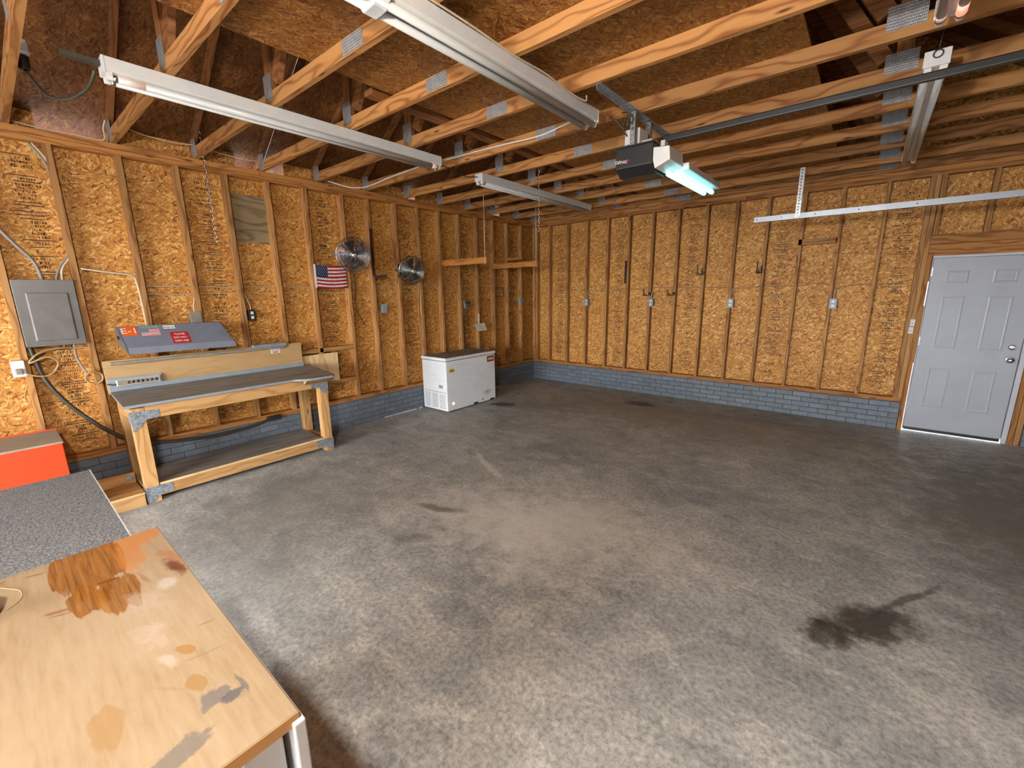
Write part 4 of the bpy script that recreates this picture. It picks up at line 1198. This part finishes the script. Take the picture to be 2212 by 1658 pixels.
uhook('high brown U-shaped hook on the stud nearest the pine block', 3.955, 1.96, 2.12, .055)
sw = thing('door_control', 'pair of small white push button plates beside the white door', 'switch', (5.63, 0, 1.2))
for (z0, z1, x) in ((1.285, 1.365, 5.632), (1.195, 1.275, 5.628)):
    b = MB().box(x - .022, -.022, z0, x + .022, -.002, z1).build('button_plate', 'white_plastic', sw, (x, 0, z0), bevel=.003)
    MB().box(x - .006, -.026, (z0 + z1) / 2 - .012, x + .006, -.022, (z0 + z1) / 2 - .002).build('push_button', 'cable_grey', b, (x, 0, z0))

# ================================================================== WORKBENCH
bn = thing('workbench', 'pine workbench with grey worn top and galvanised corner braces along the left wall', 'workbench', (.33, -5.55, 0))
BO = (.33, -5.55, 0)
LX = (.52, .61)
legs = []
for ya, yb in ((-6.40, -6.305), (-4.805, -4.715)):
    for xa, xb in ((.52, .61), (.06, .15)):
        MB().box(xa, ya, 0.0, xb, yb, .845).build('leg', 'bench_wood', bn, (xa, ya, 0), 'z', bevel=.003)
MB().box(.572, -6.302, .742, .612, -4.808, .858).build('front_apron', 'bench_wood', bn, (.6, -6.4, .74), 'y', bevel=.003)
MB().box(.06, -6.302, .742, .10, -4.808, .842).build('rear_apron', 'bench_wood', bn, (.06, -6.4, .74), 'y', bevel=.003)
for ya, yb in ((-6.398, -6.36), (-4.76, -4.717)):
    MB().box(.152, ya, .745, .518, yb, .842).build('side_apron', 'bench_wood', bn, (.1, ya, .74), 'x', bevel=.003)
    MB().box(.152, ya, .05, .518, yb, .14).build('side_rail', 'bench_wood', bn, (.1, ya, .05), 'x', bevel=.003)
MB().box(.572, -6.302, .048, .612, -4.808, .140).build('front_rail', 'bench_wood', bn, (.6, -6.4, .05), 'y', bevel=.003)
MB().box(.06, -6.302, .048, .10, -4.808, .140).build('rear_rail', 'bench_wood', bn, (.06, -6.4, .05), 'y', bevel=.003)
MB().box(.08, -6.300, .141, .600, -4.812, .160).build('lower_shelf', 'worktop', bn, (.3, -6.3, .15), 'y', bevel=.002)
MB().box(.600, -6.300, .141, .606, -4.812, .161).build('shelf_edge', 'ply', bn, (.6, -6.3, .15), 'y')
# worktop: slight rise to the back, front edge swells out at the right end
def top_poly():
    p = [(.03, -6.43), (.652, -6.44)]
    for k in range(13):
        t = k / 12
        y = -5.12 + .20 * t
        p.append((.652 + .075 * (3 * t * t - 2 * t ** 3), y))
    p += [(.735, -4.70), (.70, -4.66), (.02, -4.62)]
    return p
tp = top_poly(); n = len(tp)
zt_ = lambda x: .924 - (x - .05) / .60 * .040
vs = [(x, y, zt_(x) - .022) for x, y in tp] + [(x, y, zt_(x)) for x, y in tp]
fs = [tuple(reversed(range(n))), tuple(range(n, 2 * n))] + [(i, (i + 1) % n, (i + 1) % n + n, i + n) for i in range(n)]
MB().add(vs, fs).build('worktop', 'worktop', bn, (.3, -5.5, .9), 'y', bevel=.003)
vs = []
lip = tp[1:16]
m = MB()
for (x, y) in lip:
    vs += [(x + .0035, y, zt_(x) - .022), (x + .0035, y, zt_(x) - .001)]
m.add(vs, [(2 * i, 2 * i + 2, 2 * i + 3, 2 * i + 1) for i in range(len(lip) - 1)])
e = m.build('edge_band', 'blue_trim', bn, (.65, -5.5, .88), 'y', fixn=False); q = e.modifiers.new('thickness', 'SOLIDIFY'); q.thickness = .004
MB().prism([(.63, .80), (.63, .855), (.72, .858), (.70, .84)], 'y', -4.98, -4.68).build('corner_gusset', 'bench_wood', bn, (.65, -4.8, .8), 'y')
# galvanised braces
def brace(yc, sgn, z, up, lab=None):
    m = MB()
    # plate on the rail with a tongue down/up the leg
    w_ = .19
    y0_, y1_ = (yc, yc + sgn * w_)
    if up: poly = [(yc, z), (y1_, z), (y1_, z - .07), (yc + sgn * .10, z - .075), (yc + sgn * .045, z - .14), (yc, z - .165)]
    else: poly = [(yc, z), (y1_, z), (y1_, z + .07), (yc + sgn * .06, z + .075), (yc, z + .075)]
    if not up: poly = [(yc, z + .08), (y1_, z + .08), (y1_, z + .0), (yc + sgn * .10, z - .005), (yc + sgn * .03, z - .055), (yc, z - .06)]
    m.prism(poly, 'x', .6125, .6155)
    m.box(.54, yc - sgn * .003, z - (.10 if up else .03), .6155, yc, z + (.0 if up else .08))
    m.build('corner_brace', 'spangle', bn, (.61, yc, z))
brace(-6.403, 1, .815, True); brace(-4.712, -1, .815, True)
brace(-6.403, 1, .062, False); brace(-4.712, -1, .062, False)
# rear upstand and splash board
MB().box(.055, -6.43, .918, .072, -4.70, .962).build('upstand', 'blue_trim', bn, (.06, -5.5, .92), 'y', bevel=.002)
MB().box(.057, -6.43, .962, .070, -6.045, 1.042).build('socket_backplate', 'blue_trim', bn, (.06, -6.2, .97), 'y', bevel=.002)
MB().box(.035, -6.44, .90, .054, -4.70, 1.20).build('splash_board', 'hardboard', bn, (.04, -5.5, .9), 'y', bevel=.002)
m = MB(); m.prism([(.054, 1.158), (.085, 1.158), (.09, 1.166), (.085, 1.186), (.054, 1.186)], 'y', -6.39, -4.90); m.build('ledge_rail', 'cable_grey', bn, (.07, -5.6, 1.17), bevel=.002)
m = MB(); m.prism([(.05, 1.188), (.10, 1.188), (.105, 1.205), (.09, 1.222), (.05, 1.222)], 'y', -5.23, -4.885); m.build('rail_housing', 'blue_trim', bn, (.07, -5.05, 1.2), bevel=.003)
m = MB(); m.box(.0545, -5.045, 1.105, .0562, -4.945, 1.152); st_ = m.build('maker_sticker', 'white_print', bn, (.055, -5.0, 1.13))
MB().box(.0562, -5.025, 1.112, .0568, -4.965, 1.123).build('sticker_bar', 'red', st_, (.055, -5.0, 1.13))
text('sticker_lettering', 'LINCOLN', .020, 'black_print', bn, frame((.0572, -4.995, 1.136), (0, 1, 0), (0, 0, 1)))

ps = thing('power_strip', 'beige six socket power strip at the left end of the bench', 'power strip', (.08, -6.225, .97))
PO = (.08, -6.225, .97)
MB().box(.0705, -6.380, .969, .102, -6.068, 1.025).build('strip_case', 'paper', ps, PO, bevel=.004)
MB().box(.1015, -6.372, .974, .1035, -6.076, 1.020).build('strip_face', 'cable_grey', ps, PO)
MB().box(.1035, -6.304, .985, .107, -6.288, 1.008).build('rocker_switch', 'black', ps, PO)
for k in range(6):
    y = -6.265 + k * .0335
    m = MB(); m.tube([(.1036, y, .997), (.1052, y, .997)], [.0125, .012], 8); m.build('socket', 'black', ps, PO)
MB().tube(spline([(.09, -6.38, .99), (.09, -6.40, .985), (.09, -6.44, 1.0)]), .006, 6).build('lead', 'cable_dark', ps, PO)

# ---- blue grey bench hood with stickers
hd = thing('bench_light_hood', 'blue grey metal hood with stickers above the workbench', 'light hood', (.15, -5.87, 1.26))
HO = (.15, -5.87, 1.26)
V = [(.05, -6.305, 1.495), (.13, -6.305, 1.498), (.05, -5.52, 1.495), (.13, -5.525, 1.495),      # 0-3 top back/front
     (.295, -6.285, 1.318), (.295, -5.545, 1.312), (.295, -5.462, 1.305),                         # 4-6 fold
     (.300, -6.285, 1.262), (.300, -5.455, 1.252),                                                # 7,8 lip bottom
     (.05, -6.305, 1.345), (.05, -5.455, 1.34)]                                                   # 9,10 back bottom
F = [(0, 2, 3, 1), (1, 3, 5, 4), (3, 6, 5), (4, 5, 6, 8, 7), (7, 8, 10, 9), (0, 9, 10, 2), (2, 10, 8, 6, 3)]
MB().add(V, F).build('hood_shell', 'blue_grey', hd, HO, fixn=True)
MB().add([V[0], V[1], V[4], V[7], V[9]], [(0, 1, 2, 3, 4)]).add([(p[0], p[1] - .004, p[2]) for p in (V[0], V[1], V[4], V[7], V[9])], [(4, 3, 2, 1, 0)]).build('end_plate', 'grey_metal', hd, HO)
MB().box(.10, -6.315, 1.385, .14, -6.309, 1.415).build('end_socket', 'black', hd, HO)
MB().box(.03, -6.2, 1.30, .06, -5.6, 1.42).build('wall_mount', 'dark_metal', hd, HO)
MB().cyl((.2, -5.87, 1.29), (.2, -5.87, 1.245), .012, 10).build('pull_knob', 'black', hd, HO)
# sloped face coordinates: right = +y, up = from the fold to the top edge
R0 = Vector((0, 1, -.006)); U0 = (Vector(V[1]) - Vector(V[4])).normalized(); U0.y = 0; N0 = R0.cross(U0).normalized()
FO = Vector(V[4])
def onface(u, v, d=.0012): return FO + Vector((0, 1, -.008)) * u + U0 * v + N0 * d
def sticker(name, u0, v0, u1, v1, mat, par=None, d=.0012):
    m = MB()
    a = [onface(u0, v0, d), onface(u1, v0, d), onface(u1, v1, d), onface(u0, v1, d)]
    b = [onface(u0, v0, d - .0011), onface(u1, v0, d - .0011), onface(u1, v1, d - .0011), onface(u0, v1, d - .0011)]
    m.add(a + b, [(0, 1, 2, 3), (4, 7, 6, 5), (0, 4, 5, 1), (1, 5, 6, 2), (2, 6, 7, 3), (3, 7, 4, 0)])
    return m.build(name, mat, hd if par is None else par, HO)
def ftext(s_, u, v, size, mat, stretch=1.0, d=.0018):
    o = onface(u, v, d)
    return text('lettering', s_, size, mat, hd, frame(o, (0, 1, -.008), U0), stretch=stretch, extrude=.0004)
sticker('orange_sticker', .0, .135, .105, .243, 'orange'); ftext('E-1', .052, .188, .085, 'white_print', 1.1)
sticker('teal_sticker', .125, .212, .262, .240, 'teal')
for k in range(7): sticker('teal_mark', .133 + k * .018, .218, .144 + k * .018, .234, 'blue_trim', None, .0018)
sticker('flag_sticker', .128, .120, .262, .205, 'white_print')
for k in range(7): sticker('flag_stripe', .128, .120 + k * .0131, .262, .120 + k * .0131 + .0066, 'flag_red', None, .0017)
sticker('flag_canton', .128, .159, .187, .205, 'blue_grey', None, .0021)
sticker('maker_plate', .292, .188, .390, .238, 'black_print'); sticker('plate_face', .295, .191, .387, .235, 'white_print', None, .0016)
ftext('Snap-on', .341, .212, .030, 'black_print', .85, .0022)
sticker('red_sign', .330, .015, .468, .150, 'red')
for k, s_ in enumerate(('PLEASE', 'DO NOT', 'DISTURB')): ftext(s_, .399, .122 - k * .040, .028, 'white_print', .95)
for u, v in ((.545, .205), (.548, .125)): sticker('screw_hole', u, v, u + .008, v + .008, 'black')

# ================================================================== CHEST FREEZER
fz = thing('chest_freezer', 'white chest freezer with dusty lid against the left wall', 'freezer', (.30, -2.365, 0))
FZ = (.0, -2.91, 0)
def fbox(*a): return MB().box(*a)
cb = fbox(.03, -2.905, .02, .575, -1.845, .765).build('cabinet', 'freezer', fz, FZ, bevel=.006)
for y in (-2.85, -1.93):
    for x in (.06, .50):
        MB().box(x, y, 0, x + .05, y + .05, .021).build('foot', 'black', fz, (x, y, 0))
MB().box(.05, -2.88, .765, .56, -1.87, .776).build('lid_gasket', 'cable_grey', fz, FZ)
ld_ = MB().box(.022, -2.915, .776, .584, -1.838, .818).build('lid', 'freezer', fz, FZ, bevel=.006)
MB().box(.035, -2.90, .818, .575, -1.85, .8195).build('lid_top', 'freezer_top', ld_, FZ)
MB().box(.5755, -2.03, .655, .578, -1.875, .745).build('brand_badge', 'rust', fz, FZ)
MB().box(.578, -2.015, .672, .579, -1.89, .728).build('badge_band', 'orange', fz, FZ)
for k in range(6): MB().box(.579, -2.0 + k * .018, .69, .5795, -1.988 + k * .018, .71).build('badge_mark', 'white_print', fz, FZ)
m = MB(); pts = [(-2.80 + .057 * math.cos(k * PI / 12), .625 + .030 * math.sin(k * PI / 12)) for k in range(24)]; m.prism(pts, 'x', .5752, .5775); ov = m.build('oval_sticker', 'yellow', fz, FZ)
MB().box(.5775, -2.84, .619, .5782, -2.76, .631).build('sticker_band', 'cable_dark', ov, FZ)
MB().tube([(.575, -2.79, .125), (.580, -2.79, .125), (.583, -2.79, .125)], [.022, .021, .012], 14).build('pilot_lamp', 'pilot', fz, FZ)
m = MB()
for c, (xa, xb) in enumerate(((.07, .19), (.23, .36), (.40, .53))):
    for r in range(8):
        m.box(xa, -2.9062, .06 + r * .028, xb, -2.9048, .068 + r * .028)
m.build('vent_slots', 'cable_grey', fz, FZ)
MB().box(.06, -2.9065, .295, .56, -2.904, .300).build('vent_panel_seam', 'cable_dark', fz, FZ)
for k in range(4): MB().box(.40 + k * .022, -2.9062, .36, .412 + k * .022, -2.9045, .41).build('warning_print', 'black_print', fz, FZ)
MB().cyl((.30, -2.9045, .55), (.30, -2.907, .55), .007, 8).build('screw_head', 'dark_metal', fz, FZ)
for (ya, yb, za, zb) in ((-2.36, -2.26, .02, .05), (-1.98, -1.87, .02, .04), (-2.16, -2.14, .05, .075)):
    MB().box(.5745, ya, za, .5765, yb, zb).build('rust_chip', 'black_print', fz, FZ)

# ================================================================== COUNTER ROW ON THE NEAR SIDE
ct = thing('base_cabinet', 'white base cabinet with stained birch top in the foreground', 'cabinet', (3.8, -7.05, 0))
CO = (3.8, -7.05, 0)
CT = MB(); CT.box(3.225, -7.40, .868, 4.392, -6.735, .898); CT.build('countertop', 'counter', ct, CO, None, bevel=.003)
MB().box(4.3925, -7.40, .869, 4.394, -6.736, .897).build('front_edge', 'counter_edge', ct, CO, 'y')
MB().box(3.25, -7.38, .09, 4.36, -6.765, .868).build('carcass', 'cab_white', ct, CO, bevel=.002)
MB().box(3.27, -7.36, 0, 4.34, -6.83, .09).build('toe_kick', 'cab_white', ct, CO)
MB().box(4.36, -6.84, .09, 4.372, -6.765, .866).build('end_stile', 'cab_white', ct, CO, bevel=.003)
MB().box(4.36, -7.38, .09, 4.372, -7.30, .866).build('end_stile', 'cab_white', ct, CO, bevel=.003)
for xa, xb in ((3.89, 4.405), (3.26, 3.86)):
    dr = MB().box(xa, -6.752, .11, xb, -6.728, .882 if xa > 3.5 else .85).build('cabinet_door', 'cab_white', ct, CO, bevel=.003)
    MB().tube([(xa + .05, -6.728, .60), (xa + .05, -6.70, .61), (xa + .05, -6.70, .70), (xa + .05, -6.728, .71)], .005, 6).build('handle', 'steel', dr, CO)

gt = thing('grey_work_table', 'low table with dark speckled grey top behind the birch counter', 'table', (2.4, -7.1, 0))
GTO = (2.4, -7.1, 0)
MB().box(1.735, -7.50, .728, 3.21, -6.782, .748).build('table_top', 'carpet', gt, GTO, bevel=.002)
MB().box(1.735, -6.7815, .727, 3.21, -6.777, .7495).build('edge_trim', 'mastic', gt, GTO)
MB().box(1.78, -7.46, .60, 3.18, -6.84, .727).build('apron', 'cable_grey', gt, GTO)
for x in (1.78, 3.12):
    for y in (-7.46, -6.90):
        MB().box(x, y, 0, x + .06, y + .06, .60).build('leg', 'cable_grey', gt, (x, y, 0))

rb = thing('orange_cabinet', 'bright orange-red steel cabinet with a tan lid at the left edge', 'cabinet', (.45, -7.1, 0))
RO = (.45, -7.1, 0)
MB().box(.20, -7.45, .03, .665, -6.815, .690).build('cabinet_body', 'red_paint', rb, RO, bevel=.004)
MB().box(.19, -7.455, .690, .670, -6.810, .704).build('lid', 'grey_top', rb, RO, bevel=.003)
MB().box(.185, -7.456, .687, .197, -6.806, .712).build('lid_hinge_edge', 'red_paint', rb, RO)
for x in (.22, .60):
    for y in (-7.42, -6.87): MB().box(x, y, 0, x + .04, y + .04, .03).build('foot', 'black', rb, (x, y, 0))

sb = thing('wooden_step', 'low pine step box with brown lid between bench and grey table', 'step', (.40, -6.54, 0))
SO = (.40, -6.54, 0)
MB().box(.59, -6.72, 0, .628, -6.415, .108).build('front_board', 'bench_wood', sb, SO, 'y', bevel=.002)
MB().box(.30, -6.72, 0, .59, -6.69, .105).build('side_board', 'bench_wood', sb, SO, 'x')
MB().box(.30, -6.445, 0, .59, -6.418, .105).build('side_board', 'bench_wood', sb, SO, 'x')
MB().box(.30, -6.72, .108, .632, -6.412, .122).build('lid', 'counter_edge', sb, SO, 'y', bevel=.002)
MB().box(.632, -6.72, .108, .636, -6.412, .1215).build('lid_edge', 'ply', sb, SO, 'y')
MB().box(.262, -6.72, .0, .298, -6.412, .215).build('back_board', 'bench_wood', sb, SO, 'y', bevel=.002)
MB().box(.298, -6.475, .145, .301, -6.425, .195).build('metal_plate', 'spangle', sb, SO)

mg = thing('yellow_mug', 'yellow mug at the left edge of the birch counter', 'mug', (3.455, -7.172, .898))
pr = [(.034, 0), (.042, .004), (.045, .04), (.043, .10), (.040, .10), (.039, .012), (.002, .010)]
MB().tube([(3.455, -7.172, .898 + z) for r, z in pr], [r for r, z in pr], 24, cap=True).build('mug_body', 'yellow', mg, (3.455, -7.172, .898))
MB().tube(spline([(3.455 + .01, -7.172 - .04, .985), (3.47, -7.172 - .075, .975), (3.47, -7.172 - .075, .935), (3.465, -7.172 - .04, .915)]), .004, 8).build('handle', 'yellow', mg, (3.455, -7.172, .898))
wp = [(3.452, -7.116), (3.437, -7.101), (3.417, -7.089), (3.391, -7.085), (3.359, -7.088), (3.341, -7.096), (3.31, -7.115), (3.285, -7.128), (3.261, -7.126), (3.252, -7.116)]
tag(MB().tube(spline([(x, y, .8998) for x, y in wp]), .0014, 5).build('wire_loop', 'cable_tan', None, (3.38, -7.1, .898)), 'loop of thin brown wire lying on the birch counter beside the mug', 'wire')

# ================================================================== CEILING BITS
ob = thing('ceiling_outlet', 'white porcelain outlet with black plug on the truss at the left edge', 'outlet', (1.10, -6.62, 3.14))
MB().prism([(1.02, 3.175), (1.18, 3.175), (1.155, 3.25), (1.075, 3.28)], 'y', -6.65, -6.58).build('outlet_body', 'white_plastic', ob, (1.1, -6.62, 3.2), bevel=.006)
MB().tube([(1.10, -6.615, 3.175), (1.10, -6.615, 3.16), (1.10, -6.61, 3.11), (1.10, -6.61, 3.10)], [.034, .034, .028, .02], 12).build('plug', 'black', ob, (1.1, -6.62, 3.1))
cable('lamp_cord', 'green brown cord drooping from the ceiling outlet to the first strip light', [(1.10, -6.61, 3.11), (1.16, -6.585, 3.02), (1.27, -6.545, 2.93), (1.42, -6.48, 2.90), (1.58, -6.42, 2.93), (1.68, -6.40, 2.97), (1.70, -6.395, 2.995)], .009, 'cable_dark')
cable('lamp_cord', 'cream wire sagging between the eave ends of two trusses above the bench', [(.02, -6.02, 3.20), (.06, -5.85, 3.155), (.06, -5.65, 3.14), (.03, -5.47, 3.165)], .005, 'cable_white')
cable('lamp_cord', 'cream wire sagging between truss eave ends above the plywood patch', [(.03, -5.40, 3.15), (.06, -5.2, 3.125), (.06, -5.05, 3.12), (.03, -4.87, 3.14)], .005, 'cable_white')
cable('lamp_cord', 'cream wire looping down the eave end of the truss beside the breaker panel', [(.06, -6.10, 3.21), (.02, -6.115, 3.15), (.0, -6.13, 3.06), (-.01, -6.30, 3.065), (-.02, -6.55, 3.07), (-.03, -6.75, 3.10)], .006, 'cable_white')
cable('lamp_cord', 'white cable stapled along a truss chord between two strip lights', [(1.76, -3.93, 3.02), (1.62, -3.70, 3.10), (1.952, -3.655, 3.115), (2.2, -3.652, 3.108), (2.434, -3.652, 3.10), (2.805, -3.652, 3.088), (3.112, -3.66, 3.12), (3.38, -3.88, 3.03)], .007, 'white_plastic')
cable('lamp_cord', 'cream wire sagging from the wall top towards the strip light over the bench', [(.12, -4.20, 3.05), (.35, -4.05, 2.97), (.60, -3.98, 2.955), (.90, -3.95, 2.99), (1.30, -3.94, 3.01), (1.70, -3.935, 3.02)], .006, 'white_plastic')
cable('lamp_cord', 'dark lead joining the bench strip light to the freezer strip light', [(1.72, -3.92, 3.0), (1.70, -3.7, 3.0), (1.66, -3.45, 2.98), (1.65, -3.26, 3.01)], .005, 'cable_dark')
cable('lamp_cord', 'cream cable lying along the right side of the middle strip light', [(3.51, -6.0, ZP - .01), (3.515, -5.3, ZP - .004), (3.512, -4.9, ZP - .012), (3.515, -4.6, ZP - .004), (3.513, -4.3, ZP - .02), (3.54, -4.16, ZP - .03), (3.56, -4.18, ZP - .01)], .005, 'cable_white')
cable('lamp_cord', 'thin brown wire hanging between trusses right of the freezer strip light', [(2.55, -1.80, ZP), (2.52, -1.6, 2.97), (2.35, -1.3, 2.93), (2.1, -.95, 2.98), (1.75, -.81, 3.0)], .004, 'cable_tan')

def chain(name, label, x, y, z0, z1, link=.034, mat='steel'):
    m = MB()
    z = z1; k = 0
    while z > z0:
        pts = []
        for q in range(8):
            a = q * PI / 4
            lx = math.cos(a) * .008; lz = math.sin(a) * link * .55
            if k % 2: pts.append((x, y + lx, z - link / 2 + lz))
            else: pts.append((x + lx, y, z - link / 2 + lz))
        m.tube(pts, .0022, 4, True)
        z -= link * .82; k += 1
    tag(m.build(name, mat, None, (x, y, z0)), label, 'chain')
chain('hanging_chain', 'steel chain hanging from a rafter just left of the plywood patch', .20, -5.462, 2.26, 3.28, .05)
chain('hanging_chain', 'steel chain hanging in front of the strip light over the freezer', 2.255, -2.93, 2.42, ZP, .036)
